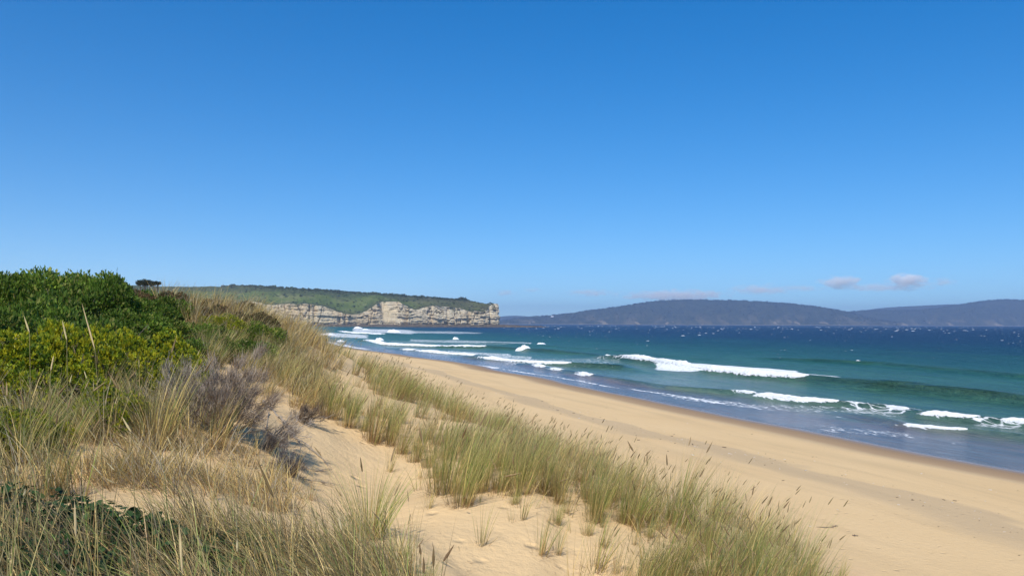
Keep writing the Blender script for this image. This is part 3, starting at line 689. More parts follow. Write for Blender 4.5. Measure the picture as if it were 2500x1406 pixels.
# ------------------------------------------------------------------ grass fields
def region(n, xr, yr, seed):
    g = np.random.default_rng(seed); x = g.uniform(*xr, n); y = g.uniform(*yr, n); z = ground(x, y)
    P = np.stack([x, y, z], -1); q = project(P); return g, P, q[0], q[1]
FIELDS = {}
def add_field(name, V, Q, c):
    L = FIELDS.setdefault(name, []); off = sum(len(a[0]) for a in L); L.append((V, Q + off, c))
HEADS = []
def add_heads(g, tips, dirs, frac, L, R, col, seed, extra=.12):
    k = g.random(len(tips)) < frac; B = tips[k]; D = dirs[k]; D = D / np.linalg.norm(D, axis=-1, keepdims=True)
    n = len(B)
    if n: HEADS.append(spindles(B - D * .02, D, L * g.uniform(.7, 1.2, n), R * g.uniform(.8, 1.2, n), np.array(col)[None] * g.uniform(.7, 1.3, (n, 1)), seed))

# 1. marram along the crest of the foredune
def band_field(yr, per, n_bl, seg, seed, w, hs=1.0):
    g = np.random.default_rng(seed); area = (yr[1] - yr[0]) * 9.0; n = int(area * per)
    y = g.uniform(*yr, n); s = g.uniform(39.0, 48.5, n); x = shore(y) - s; z = ground(x, y); P = np.stack([x, y, z], -1)
    px, py = project(P)
    d0 = np.exp(-np.clip(np.abs(s - 43.3) - 1.3, 0, 9) ** 2 / 1.1)
    cl = noise(x / .85, y / .85, seed + 3); cl2 = noise(x / 2.6, y / 2.6, 303)
    keep = g.random(n) < np.clip(d0 * (.35 + 1.0 * cl2) * sstep(.40, .62, cl) + .02, 0, 1)
    # keep bare what the photograph shows bare
    bare = in_poly(px, py, [(700, 940), (860, 1000), (1000, 1110), (1080, 1230), (1260, 1240), (1500, 1290), (1640, 1440), (900, 1440), (800, 1200), (700, 1100)])
    keep &= ~bare & ~(px > 1960)
    P = P[keep]; n = len(P); px = px[keep]
    hh = hs * g.uniform(.55, .95, n) * (.8 + .4 * noise(P[:, 0] / 2., P[:, 1] / 2., 305))
    mixes = [{'green': 5, 'olive': 3, 'bright': 3, 'straw': 2.5, 'rust': 1}, {'blue': 3, 'green': 3, 'straw': 3}, {'olive': 3, 'rust': 2, 'straw': 4, 'green': 1}]
    gi = (noise(P[:, 0] / 1.6, P[:, 1] / 1.6, 307) * 2.99).astype(int)
    for k, mx_ in enumerate(mixes):
        m = gi == k
        if not m.any(): continue
        V, Q, c, tp, dr = tuft(g, P[m], n_bl, g.uniform(.10, .20, m.sum()), hh[m], mx_, 0.15, .30, .22, .35, w, seg, .16, seed + k)
        add_field('crest', V, Q, c)
        add_heads(g, tp, dr, .035 if yr[0] < 13 else .05 if yr[0] < 40 else .05, .12, .0058 * (1 if yr[0] < 13 else 1.3 if yr[0] < 25 else 2.0), (.27, .20, .10), seed + k)
    return n
band_field((5.5, 14), 10.0, 54, 4, 401, .0048)
band_field((14, 26), 8.5, 40, 4, 402, .0068, 1.05)
band_field((26, 48), 5.5, 32, 3, 403, .011, 1.1)
band_field((48, 90), 3.0, 24, 3, 404, .025, 1.2)
band_field((90, 200), 1.0, 18, 3, 405, .05, 1.3)

# 2. straw-coloured marram on the near and middle dune, left and centre
def poly_field(poly, xr, yr, dens, n_bl, h, mixd, wind_az, wind, seed, w, seg=4, name='slope', clump=.45, splay=.35, bend=.6, heads=.012, hcol=(.45, .36, .19), hl=.14, rr=(.08, .2), pyoff=0):
    n = int((xr[1] - xr[0]) * (yr[1] - yr[0]) * dens); g, P, px, py = region(n, xr, yr, seed)
    keep = in_poly(px, py, poly) & (noise(P[:, 0] / .7, P[:, 1] / .7, seed + 1) > clump * g.uniform(.7, 1.3, n))
    keep &= ~(in_poly(px, py, [(-200, 1230), (150, 1215), (420, 1290), (430, 1480), (-300, 1700)]) & (g.random(n) < .55))
    P = P[keep]; n = len(P)
    if n == 0: return 0
    V, Q, c, tp, dr = tuft(g, P, n_bl, g.uniform(*rr, n), g.uniform(.7, 1.15, n) * h, mixd, wind_az, wind, splay, bend, w, seg, .18, seed + 2)
    add_field(name, V, Q, c); add_heads(g, tp, dr, heads, hl, .006 if yr[1] < 14 else .008, hcol, seed + 4)
    return n
SW = {'straw': 4, 'grey': 2, 'olive': 3, 'rust': 2, 'green': 2, 'dark': 2.5}
GW = {'straw': 3, 'olive': 3, 'green': 3, 'grey': 1, 'blue': 1}
LEFT = math.pi - .3
# right flank of the hill, sweeping down to the crest
poly_field([(420, 830), (520, 800), (580, 790), (640, 800), (700, 840), (770, 900), (830, 1000), (760, 1000), (700, 960), (620, 930), (520, 930), (450, 880)], (-16, -2), (12, 44), 6.0, 44, .85, SW, .1, .30, 501, .010, 3, clump=.38, heads=.010)
poly_field([(560, 840), (660, 850), (790, 930), (860, 1000), (900, 1060), (800, 1010), (700, 950), (600, 930)], (-14, -2), (12, 40), 5.0, 40, .75, {'olive': 3, 'green': 3, 'straw': 3, 'rust': 1}, .1, .30, 502, .010, 3, clump=.42, heads=.010)
poly_field([(560, 780), (620, 790), (700, 830), (760, 870), (770, 915), (690, 870), (600, 830)], (-30, -4), (24, 60), 3.0, 40, .9, {'rust': 2, 'olive': 3, 'straw': 2, 'grey': 2}, .1, .25, 503, .018, 3, clump=.35, heads=.010)
poly_field([(340, 690), (420, 700), (520, 730), (600, 760), (700, 800), (790, 850), (830, 900), (780, 920), (690, 870), (600, 850), (520, 830), (430, 800)], (-22, -4), (13, 60), 4.5, 42, .95, {'straw': 4, 'olive': 3, 'rust': 2, 'grey': 2}, .1, .25, 509, .014, 3, clump=.25, heads=.01)
# pale sparse grass over the inner edge of the band
poly_field([(830, 960), (1000, 1020), (1300, 1130), (1640, 1250), (1700, 1400), (1560, 1400), (1450, 1320), (1200, 1230), (1050, 1220), (960, 1120), (870, 1060)], (-9, 3), (6.5, 30), 3.5, 15, .5, {'straw': 5, 'green': 2, 'olive': 2}, .1, .2, 510, .0075, 4, clump=.42, heads=.0)
poly_field([(560, 880), (640, 890), (720, 930), (800, 1000), (780, 1030), (700, 985), (640, 1000), (590, 1010), (540, 960)], (-10, -3), (11, 22), 9.0, 40, .62, {'straw': 3, 'olive': 3, 'rust': 2, 'grey': 2}, .1, .30, 511, .009, 4, clump=.34, heads=.01)
# between the bushes
poly_field([(-250, 930), (120, 900), (240, 960), (330, 930), (430, 930), (470, 1010), (520, 1100), (300, 1085), (180, 1110), (0, 1150), (-250, 1200)], (-10, -2), (6, 16), 15.0, 50, .85, SW, LEFT, .30, 504, .009, 5, clump=.42, heads=.02)
poly_field([(-250, 1120), (120, 1100), (150, 1200), (230, 1230), (60, 1290), (-250, 1350)], (-8, -1.5), (4.5, 10), 13.0, 50, .85, SW, LEFT, .30, 505, .008, 5, clump=.42, heads=.02)
poly_field([(180, 1080), (700, 1100), (760, 1240), (560, 1270), (300, 1240), (180, 1200)], (-6, -1), (5, 12), 20, 42, .62, {'straw': 5, 'grey': 3, 'rust': 2, 'olive': 2}, LEFT, .45, 506, .0075, 4, clump=.40, splay=.7, bend=.8, heads=.01)
# close thicket along the bottom of the picture (most roots are below the frame)
poly_field([(-400, 1330), (150, 1330), (420, 1290), (620, 1300), (800, 1330), (900, 1400), (1000, 1500), (1040, 1800), (900, 2600), (-1500, 2600)], (-5, 0), (2.0, 7.5), 15.0, 52, .95, {'straw': 3, 'dark': 7, 'olive': 4, 'green': 3, 'rust': 2}, LEFT, .62, 507, .0078, 5, name='near', clump=.30, splay=.5, bend=.55, heads=.012, hcol=(.40, .32, .18), hl=.12)
poly_field([(420, 1250), (620, 1240), (820, 1290), (960, 1400), (1000, 1600), (500, 1500)], (-3, 0), (3.2, 8), 14.0, 50, .90, {'straw': 3, 'dark': 7, 'olive': 3, 'rust': 3}, LEFT, .62, 508, .0078, 5, name='near', clump=.35, splay=.5, bend=.5, heads=.02, hcol=(.22, .165, .09))
for nm, lab in (('crest', 'dense olive marram grass lining the crest of the foredune above the beach'), ('slope', 'straw coloured marram grass matted over the left dune between the bushes'), ('near', 'tangled dry marram grass close to the camera in the bottom left corner')):
    L = FIELDS[nm]; o = mk('marram_grass', np.concatenate([a[0] for a in L]), np.concatenate([a[1] for a in L]), cols=np.concatenate([a[2] for a in L]), mat=M_GRASS_F, smooth=False)
    tag(o, lab, 'grass', kind='stuff')
off = 0; Vs, Qs, Cs = [], [], []
for V, Q, c in HEADS: Vs.append(V); Qs.append(Q + off); Cs.append(c); off += len(V)
tag(mk('grass_seed_heads', np.concatenate(Vs), np.concatenate(Qs), cols=np.concatenate(Cs), mat=M_HEAD, smooth=False), 'brown seed heads nodding above the dune grass', 'seed heads', kind='stuff')

# ------------------------------------------------------------------ single tussocks
def tussock_proto(kind, seed):
    g = np.random.default_rng(seed); C = np.zeros((1, 3))
    if kind == 'full':   a = tuft(g, C, 170, .20, 1.0, {'green': 4, 'bright': 1, 'olive': 3, 'straw': 3}, 0.1, .12, .34, .40, .0065, 5, .10, seed)
    elif kind == 'rusty':a = tuft(g, C, 150, .17, 1.0, {'olive': 3, 'green': 2, 'rust': 3, 'straw': 3}, 0.1, .14, .30, .38, .0065, 5, .16, seed)
    elif kind == 'wide': a = tuft(g, C, 210, .15, 1.0, {'green': 4, 'bright': 3, 'straw': 2, 'olive': 2}, 2.6, .10, .45, .65, .0062, 6, .10, seed)
    elif kind == 'thin': a = tuft(g, C, 34, .10, 1.0, {'green': 4, 'straw': 3, 'olive': 2}, 0.1, .10, .30, .35, .0085, 5, .16, seed)
    else:                a = tuft(g, C, 13, .12, 1.0, {'straw': 3, 'green': 3}, 2.8, .15, .35, .4, .0085, 5, .25, seed)
    V, Q, c, tp, dr = a
    blv = mk('blades', V, Q, cols=c, mat=M_GRASS, smooth=False, link=False)
    # dead basal litter: short curled brown leaves round the foot
    m = {'full': 46, 'rusty': 80, 'wide': 60, 'thin': 22}.get(kind, 10)
    an = g.uniform(0, 6.28, m); rr_ = g.uniform(0, .14, m); P = np.stack([rr_ * np.cos(an), rr_ * np.sin(an), 0 * an + .01], -1)
    cc = np.array([(.20, .12, .07)]) * g.uniform(.6, 1.5, (m, 1))
    V, Q, c, _, _ = blades(P, g.uniform(.10, .30, m), an, g.uniform(.6, 1.3, m), g.uniform(.3, 1.1, m), np.full(m, .008), cc, cc * 1.2, cc * 1.4, 4, seed + 1)
    lit = mk('dead_leaves', V, Q, cols=c, mat=M_GRASS, smooth=False, link=False)
    hd = None
    if kind in ('full', 'rusty', 'wide'):
        i = g.choice(len(tp), 6, replace=False); D = dr[i] / np.linalg.norm(dr[i], axis=-1, keepdims=True)
        V, Q, c = spindles(tp[i] - D * .02, D, g.uniform(.14, .2, 6), np.full(6, .010), np.array([[.30, .22, .11]]) * g.uniform(.8, 1.2, (6, 1)), seed + 2)
        hd = mk('seed_heads', V, Q, cols=c, mat=M_HEAD, smooth=False, link=False)
    return blv.data, lit.data, (hd.data if hd else None)
PROTO = {k: [tussock_proto(k, 1000 + 17 * i + 131 * j) for j in range(5)] for i, k in enumerate(('full', 'rusty', 'wide', 'thin', 'wisp'))}
def place_tussock(kind, j, loc, h, rz, label, group, wide=1.0):
    e = empty('grass_tussock', loc, label, 'grass tussock', group, rz); e.scale = (h * wide, h * wide, h)
    b_, l_, h_ = PROTO[kind][j % 5]
    for nm, dt in (('blades', b_), ('dead_leaves', l_), ('seed_heads', h_)):
        if dt is None: continue
        o = bpy.data.objects.new(nm, dt); COL.objects.link(o); o.parent = e
        if nm == 'seed_heads': o['kind'] = 'stuff'
        if nm != 'dead_leaves' or True: pass
    return e
# (root px, root py, height px, kind, width factor, label)
SINGLE = [
    (895, 1312, 215, 'wide', 1.15, 'broad round green tussock standing alone in the middle of the sandy slope'),
    (905, 1078, 165, 'rusty', .8, 'tall narrow brown green tussock on the edge of the bare sand slope'),
    (1085, 1205, 240, 'full', 1.0, 'tallest dense green tussock with a rusty foot, left of a narrow one'),
    (1120, 1235, 190, 'full', .8, 'green tussock leaning against the right side of the tallest dense one'),
    (1163, 1203, 215, 'full', .6, 'narrow upright bright green tussock with a dark red foot'),
    (1316, 1203, 170, 'rusty', .7, 'narrow dark tussock with a red brown foot standing clear of the band'),
    (1445, 1272, 165, 'full', .75, 'green tussock at the sand edge of the band, above the sparse blades'),
    (1520, 1275, 140, 'full', .7, 'green tussock beside the band, its right hand neighbour leaning over'),
    (1648, 1280, 190, 'full', 1.0, 'wide blue green tussock where the dune crest bends down to the right'),
    (1237, 1196, 120, 'thin', .8, 'thin pale tussock between the two narrow dark ones'),
    (1045, 1242, 95, 'thin', .8, 'small thin tussock below the tallest dense tussock'),
    (948, 1150, 95, 'thin', .9, 'small yellowish tussock on the bare slope below the tall narrow brown one'),
    (1175, 1330, 130, 'thin', .9, 'sparse green tuft alone in the foreground sand, first of the row from the left'),
    (1318, 1352, 140, 'thin', 1.1, 'sparse tuft with blades fanned to the left, second of the foreground row'),
    (1358, 1352, 125, 'thin', .7, 'thin upright tuft touching the fanned one in the foreground row'),
    (1452, 1392, 175, 'thin', 1.2, 'tall loose green tuft near the bottom edge of the picture'),
    (1500, 1400, 120, 'thin', .7, 'thin curved tuft right beside the tall loose one near the bottom edge'),
    (1610, 1410, 210, 'thin', 1.2, 'tall sparse tuft at the bottom edge, left of the thick grass'),
    (1245, 1275, 85, 'wisp', 1.0, 'few thin blades on open sand below the red footed tussock'),
    (1390, 1300, 90, 'wisp', 1.0, 'few thin blades on open sand left of the middle band tussocks'),
    (965, 1232, 80, 'wisp', 1.0, 'few thin blades right of the broad round tussock'),
    (1545, 1330, 90, 'thin', .7, 'short thin tuft just below the crest bend'),
    (1270, 1180, 90, 'thin', .6, 'short thin green tuft tucked behind the pale one in the band'),
    (760, 985, 110, 'rusty', 1.1, 'rusty brown tussock hanging over the top of the sand slope'),
    (800, 1020, 130, 'full', 1.0, 'green tussock halfway down the left edge of the foredune band'),
    (845, 1040, 120, 'full', 1.0, 'green tussock just left of the tall narrow brown one'),
    (520, 1090, 150, 'rusty', 1.1, 'orange brown tussock at the foot of the grey dead shrub'),
    (375, 1090, 240, 'rusty', .9, 'tall olive tussock rising in the middle of the left sand patch'),
    (120, 1200, 230, 'rusty', .9, 'tall dark olive tussock near the left edge above the leafy creeper'),
    (40, 1120, 200, 'full', 1.2, 'green tussock at the left edge below the lime green bush'),
    (250, 1010, 150, 'rusty', 1.1, 'brown tussock growing through the foot of the lime green bush'),
]
T0 = onto_ground([s_[0] for s_ in SINGLE], [s_[1] for s_ in SINGLE])
for i, (px, py, hp, kd, wd, lab) in enumerate(SINGLE):
    h = hp / FPX * T0[i, 1] * 1.02
    place_tussock(kd, i, T0[i] - [0, 0, .03], h, rng.uniform(-.6, .6), lab, 'grass tussocks on the dune', wd)
# many more, told apart only by where they grow
def scatter_tussocks(poly, n, kinds, hr, label, group, seed, mind=.25, wide=(.7, 1.1)):
    g = np.random.default_rng(seed); xs = [p[0] for p in poly]; ys = [p[1] for p in poly]
    px = g.uniform(min(xs), max(xs), n * 14); py = g.uniform(min(ys), max(ys), n * 14); m = in_poly(px, py, poly); px, py = px[m][:n * 3], py[m][:n * 3]
    P = onto_ground(px, py); chosen = []
    for p in P:
        if p[1] > 150 or len(chosen) >= n: continue
        if all((p[0] - c[0]) ** 2 + (p[1] - c[1]) ** 2 > mind ** 2 for c in chosen): chosen.append(p)
    for i, p in enumerate(chosen):
        lab = label
        if len(chosen) > 9:
            q = project(p)[0]; k = int((q - min(xs)) / (max(xs) - min(xs)) * 6); far = p[1] > np.median([c[1] for c in chosen])
            lab = label + ', ' + ('leftmost part', 'left part', 'left of middle', 'right of middle', 'right part', 'rightmost part')[max(0, min(5, k))] + (', far row' if far else ', near row')
        place_tussock(kinds[g.integers(len(kinds))], int(g.integers(5)), p - [0, 0, .03], g.uniform(*hr), g.uniform(-.7, .7), lab, group, g.uniform(*wide))
scatter_tussocks([(1000, 1090), (1100, 1150), (1300, 1190), (1500, 1260), (1640, 1300), (1600, 1400), (1450, 1330), (1200, 1250), (1060, 1190)], 34, ['thin', 'thin', 'full', 'wisp'], (.3, .6), 'thin green tuft on sand inside the grass band', 'thin tufts along the inner edge of the band', 31, .4)
scatter_tussocks([(830, 980), (1000, 1040), (1200, 1120), (1400, 1180), (1600, 1260), (1560, 1290), (1300, 1215), (1100, 1190), (960, 1110), (860, 1040)], 46, ['full', 'full', 'rusty'], (.6, .9), 'dense green tussock in the crest band', 'dense tussocks in the crest band', 32, .35)
scatter_tussocks([(1640, 1260), (1800, 1330), (1960, 1400), (2000, 1500), (1650, 1500), (1640, 1350)], 34, ['full', 'full', 'rusty', 'wide'], (.55, .8), 'thick green brown tussock at the dune end', 'thick tussocks at the right end of the dune', 33, .28, (.9, 1.2))
scatter_tussocks([(860, 1330), (1000, 1380), (1050, 1500), (800, 1500)], 7, ['thin', 'wide'], (.4, .6), 'loose straw tuft at the bottom centre beside the dark seed heads', 'loose tufts at the bottom centre', 34, .25)
scatter_tussocks([(1560, 1390), (1660, 1380), (1700, 1500), (1560, 1500)], 9, ['thin', 'full', 'wide'], (.45, .6), 'pale yellow green tuft at the bottom edge left of the thick mass', 'pale tufts at the bottom edge', 35, .2)
scatter_tussocks([(60, 900), (300, 960), (440, 1000), (480, 1080), (180, 1090), (0, 1140)], 16, ['rusty', 'wide', 'full'], (.6, .9), 'olive tussock among the left bushes', 'tussocks among the left bushes', 36, .5)
scatter_tussocks([(430, 840), (560, 830), (660, 880), (760, 960), (640, 940), (520, 930)], 26, ['wide', 'rusty', 'full'], (.7, .95), 'straw tussock on the hillside right of the bushes', 'tussocks on the hillside', 37, .6)
scatter_tussocks([(2000, 1390), (2060, 1400), (2090, 1440), (2020, 1440)], 3, ['thin'], (.3, .45), 'thin tuft at the extreme right foot of the dune grass', 'thin tufts at the right end', 38, .2)

# the seed heads standing against the sand at the bottom centre
def single_head(px, py, px2, py2, d, lab, hc=(.17, .115, .055)):
    A_ = at_depth(np.array([float(px)]), np.array([float(py)]), np.array([d]))[0]; B_ = at_depth(np.array([float(px2)]), np.array([float(py2)]), np.array([d + .03]))[0]
    D = B_ - A_; base = A_ - np.array([D[0] * .8, .0, 0]); base[2] = ground(base[0], base[1]) - .02
    t = np.linspace(0, 1, 9)[:, None]; mid = (base + A_) / 2 - np.array([D[0] * .3, 0, 0]); C = (1 - t) ** 2 * base + 2 * t * (1 - t) * mid + t * t * A_
    e = empty('grass_stalk', base, lab, 'grass stalk', 'seed stalks at the bottom centre')
    C = C - base; ph = np.arange(5) * 2 * math.pi / 5; V = C[:, None, :] + .0022 * np.stack([np.cos(ph), np.sin(ph), 0 * ph], -1)[None]
    mk('stem', V.reshape(-1, 3), gridq(9, 5, True), cols=np.tile([[.26, .23, .10]], (45, 1)), mat=M_HEAD, parent=e)
    ln = np.linalg.norm(D); V, Q, c = spindles((A_ - base)[None], D[None], np.array([ln]), np.array([.0075 if hc[0] < .3 else .0058]), np.array([hc]), px, 7)
    mk('seed_head', V, Q, cols=c, mat=M_HEAD, parent=e, smooth=False)
single_head(1027, 1354, 1024, 1327, 4.9, 'shortest dark seed head, left of three others at the bottom centre')
single_head(1035, 1400, 1034, 1358, 4.6, 'dark seed head rising from the bottom edge, lowest of the four')
single_head(1058, 1385, 1059, 1330, 4.7, 'upright dark seed head third from the left at the bottom centre')
single_head(1082, 1370, 1109, 1328, 4.8, 'dark seed head tilted to the right at the bottom centre')
single_head(232, 855, 200, 740, 6.5, 'tall pale seed head standing against the dark green hill, upper left', (.58, .47, .24))
single_head(72, 812, 58, 770, 6.0, 'pale seed head leaning left in front of the lime bush at the far left', (.58, .47, .24))
single_head(163, 830, 152, 782, 6.0, 'upright pale seed head in front of the middle of the lime bush', (.58, .47, .24))
single_head(124, 905, 131, 868, 5.6, 'short bright seed head low in front of the lime bush', (.58, .47, .24))
single_head(320, 1055, 298, 1017, 5.5, 'pale seed head over the left sand patch', (.58, .47, .24))
single_head(668, 1215, 628, 1122, 4.4, 'long brown seed head leaning left in front of the dead branches')
single_head(185, 1310, 182, 1222, 3.8, 'thick pale seed head in front of the leafy creeper, lower left', (.58, .47, .24))
single_head(445, 1400, 437, 1275, 3.6, 'thick pale seed head near the bottom edge, leaning slightly left', (.58, .47, .24))

# ------------------------------------------------------------------ bushes
def leaf_cards(C, Dn, L, W, g, spread=.7):
    n = len(C); a = Dn + g.normal(0, spread, (n, 3)); a /= np.linalg.norm(a, axis=-1, keepdims=True)
    b = np.cross(a, g.normal(size=(n, 3))); b /= np.linalg.norm(b, axis=-1, keepdims=True) + 1e-9
    f = np.cross(a, b)
    L = L[:, None]; W = W[:, None]
    V = np.stack([C, C + a * L * .5 - b * W * .5 + f * W * .12, C + a * L, C + a * L * .5 + b * W * .5 + f * W * .12], 1)
    return V.reshape(-1, 3), np.arange(n * 4).reshape(-1, 4)
def tubes(segs, k=5):
    """segs: list of (A, B, ra, rb) -> V, Q"""
    A_ = np.array([s[0] for s in segs], float); B_ = np.array([s[1] for s in segs], float); ra = np.array([s[2] for s in segs]); rb = np.array([s[3] for s in segs])
    D = B_ - A_; D /= np.linalg.norm(D, axis=-1, keepdims=True) + 1e-9; r0 = np.where(np.abs(D[:, 2:3]) > .9, [[1., 0, 0]], [[0, 0, 1.]])
    a = np.cross(D, r0); a /= np.linalg.norm(a, axis=-1, keepdims=True); b = np.cross(D, a); ph = np.arange(k) * 2 * math.pi / k
    ring = np.cos(ph)[None, :, None] * a[:, None] + np.sin(ph)[None, :, None] * b[:, None]
    V = np.concatenate([A_[:, None] + ring * ra[:, None, None], B_[:, None] + ring * rb[:, None, None]], 1)
    q = np.array([[i, (i + 1) % k, k + (i + 1) % k, k + i] for i in range(k)])
    return V.reshape(-1, 3), (q[None] + (np.arange(len(segs)) * 2 * k)[:, None, None]).reshape(-1, 4)
N = NT('bark'); N.principled(N.ramp(N.noise(N.pos((6, 6, 2)), 3, 4), [(.3, (.10, .075, .06)), (.7, (.22, .18, .15))]), .9, .1); M_BARK = N.m
N = NT('silver_wood'); N.principled(N.ramp(N.noise(N.pos((8, 8, 3)), 4, 4), [(.3, (.22, .18, .135)), (.7, (.44, .38, .31))]), .85, .15); M_DEAD = N.m
M_LEAF = mat_leaf('bush_leaves', trans=.30, spec=.2, rough=.55, var=.5)
M_LIME = mat_leaf('lime_leaves', trans=.35, spec=.35, rough=.45, var=.2)

def bush_meshes(seed, n, pal, lobes=26, leaf=(.07, .03), flat=.62, rag=.06, spike=0.0):
    """foliage and stems of a unit-radius bush"""
    g = np.random.default_rng(seed)
    d = g.normal(size=(lobes, 3)); d[:, 2] = np.abs(d[:, 2]) * .8 + .1; d /= np.linalg.norm(d, axis=-1, keepdims=True)
    lc = d * g.uniform(.45, .80, (lobes, 1)) * [1, 1, flat]; lr = g.uniform(.16, .36, lobes)
    li = g.integers(0, lobes, n); e = g.normal(size=(n, 3)); e[:, 2] = np.where(e[:, 2] < -.5, -e[:, 2], e[:, 2]); e /= np.linalg.norm(e, axis=-1, keepdims=True)
    C = lc[li] + e * lr[li][:, None] * (1 - np.abs(g.normal(0, .16, n)))[:, None]
    C = C + g.normal(0, rag * .3, C.shape); up = g.random(n) < .03; C[up] += (e[up] * .7 + [0, 0, .6]) * g.uniform(0, rag + spike, (up.sum(), 1))
    ok = C[:, 2] > -.1; C = C[ok]; e = e[ok]; li = li[ok]; n = len(C)
    sz_ = g.lognormal(0, .35, n); V, Q = leaf_cards(C, e + [0, 0, .4], sz_ * leaf[0], sz_ * g.uniform(.7, 1.3, n) * leaf[1], g)
    P_ = np.array(pal); ci = g.choice(len(P_), n, p=[.55, .3, .15][:len(P_)])
    lobe_t = g.uniform(.75, 1.25, lobes)[li]
    col = P_[ci] * (g.uniform(.75, 1.25, n) * lobe_t)[:, None]
    fol = mk('foliage', V, Q, cols=np.repeat(col, 4, 0), mat=None, smooth=False, link=False)
    segs = []
    for k in range(lobes):
        m = lc[k] * .5 + g.normal(0, .05, 3); m[2] = abs(m[2]) * .7; b0 = np.array([0, 0, -.1]) + g.normal(0, .04, 3)
        segs += [(b0, m, .022, .016), (m, lc[k], .016, .007)]
        for q_ in range(3): segs.append((lc[k], lc[k] + g.normal(0, .16, 3), .007, .003))
    V, Q = tubes(segs); st = mk('stems', V, Q, mat=M_BARK, link=False)
    return fol.data, st.data
def set_mat(me_, m):
    me_.materials.clear(); me_.materials.append(m)
GREEN_PAL = [(.082, .145, .016), (.145, .220, .024), (.250, .260, .055)]
GB = []
for k in range(6):
    f, s_ = bush_meshes(600 + k, 17000, GREEN_PAL if k < 5 else [(.20, .125, .060), (.105, .115, .035), (.28, .19, .10)], leaf=(.052, .028), rag=.04, spike=.04); set_mat(f, M_LEAF); GB.append((f, s_))
def place_bush(pair, loc, r, h, rz, label, group, cat='bush', name='coastal_bush'):
    e = empty(name, loc, label, cat, group, rz); e.scale = (r, r, h / .72)
    for nm, dt in (('foliage', pair[0]), ('stems', pair[1])):
        o = bpy.data.objects.new(nm, dt); COL.objects.link(o); o.parent = e
    return e
g = np.random.default_rng(44)
roots = [(-260, 700), (0, 690), (200, 690), (400, 700), (500, 735), (580, 765), (640, 810), (640, 868), (560, 885), (430, 880), (300, 880), (0, 900), (-260, 920)]
cand = np.stack([g.uniform(-34, -3, 4000), g.uniform(14, 40, 4000)], -1); cz = ground(cand[:, 0], cand[:, 1]); cpx, cpy = project(np.stack([cand[:, 0], cand[:, 1], cz], -1))
ok = (in_poly(cpx, cpy, roots) | ((cand[:, 1] > 27) & (cpx < 520))) & (cpx > -320)
ch = []
for (x, y), z, px_, k in zip(cand, cz, cpx, ok):
    if k and all((x - c[0]) ** 2 + (y - c[1]) ** 2 > 1.25 ** 2 for c in ch):
        ch.append((x, y, z, px_))
def zone(q, y):
    a = 'past left edge' if q < 0 else 'far left' if q < 110 else 'left part' if q < 230 else 'middle part' if q < 340 else 'right part' if q < 460 else 'right end'
    b = 'lowest row' if y < 18 else 'second row' if y < 22 else 'middle row' if y < 25 else 'under skyline' if y < 28 else 'on skyline' if y < 31 else 'behind skyline'
    return b + ', ' + a
for i, (x, y, z, px_) in enumerate(ch):
    brown = (320 < px_ < 640) and y > 24.5 and g.random() < .9
    r = g.uniform(1.05, 1.5); h = (g.uniform(1.0, 1.35) if px_ < 250 else g.uniform(.8, 1.1)) * (1 - .25 * (px_ > 420))
    if brown: r *= .8; h *= .8
    if y > 20 and px_ > 290: h *= .85; r *= .85
    place_bush(GB[5 if brown else g.integers(5)], (x, y, z - .08), r, h, g.uniform(0, 6.28),
               ('reddish brown scrubby bush on the green hill, ' if brown else 'leafy dark green bush on the left hill, ') + zone(px_, y),
               'brown bushes on the hill shoulder' if brown else 'green bushes covering the hill')
# a few placed by eye
def bush_at(pair, px, py, r, h, rz, label, group=None, name='coastal_bush'):
    P = onto_ground([px], [py])[0]; return place_bush(pair, P - [0, 0, .08], r, h, rz, label, group, name=name)
bush_at(GB[1], 600, 885, .55, .70, 1.0, 'small dark green bush at the edge of the hillside grass, right of the hill')
# the lime green bushes in front: knobbly with leaf rosettes
def rosette_bush(seed, nros, lobes=18, flat=.7):
    g = np.random.default_rng(seed)
    d = g.normal(size=(lobes, 3)); d[:, 2] = np.abs(d[:, 2]) * .9 + .15; d /= np.linalg.norm(d, axis=-1, keepdims=True)
    lc = d * g.uniform(.5, .78, (lobes, 1)) * [1, 1, flat]; lr = g.uniform(.18, .30, lobes)
    li = g.integers(0, lobes, nros); e = g.normal(size=(nros, 3)); e[:, 2] = np.where(e[:, 2] < -.35, -e[:, 2], e[:, 2]); e /= np.linalg.norm(e, axis=-1, keepdims=True)
    C = lc[li] + e * lr[li][:, None] * g.uniform(.82, 1.05, (nros, 1)); ok = C[:, 2] > -.05; C = C[ok]; e = e[ok]; li = li[ok]; n = len(C); e = e + [0, 0, .35]
    k = 11; CC = np.repeat(C, k, 0); ee = np.repeat(e, k, 0)
    V, Q = leaf_cards(CC, ee, g.uniform(.7, 1.2, n * k) * .043, g.uniform(.7, 1.2, n * k) * .016, g, .55)
    tipc = np.array([(.50, .47, .025), (.34, .39, .025), (.15, .225, .02)]); ci = g.choice(3, n, p=[.42, .38, .2]); ex = np.clip(e[:, 2], 0, 1)
    col = tipc[ci] * g.uniform(.8, 1.2, (n, 1)); col = np.repeat(col, k, 0) * g.uniform(.8, 1.2, (n * k, 1))
    fol = mk('foliage', V, Q, cols=np.repeat(col, 4, 0), smooth=False, link=False, mat=M_LIME)
    segs = []
    for q_ in range(lobes):
        m = lc[q_] * .5 + g.normal(0, .04, 3); segs += [(np.zeros(3) - [0, 0, .08], m, .02, .013), (m, lc[q_], .013, .007)]
        for z_ in range(5): segs.append((lc[q_], lc[q_] + g.normal(0, .14, 3), .006, .003))
    V, Q = tubes(segs); st = mk('stems', V, Q, mat=M_BARK, link=False); return fol.data, st.data
LB = [rosette_bush(700 + k, 2700) for k in range(4)]
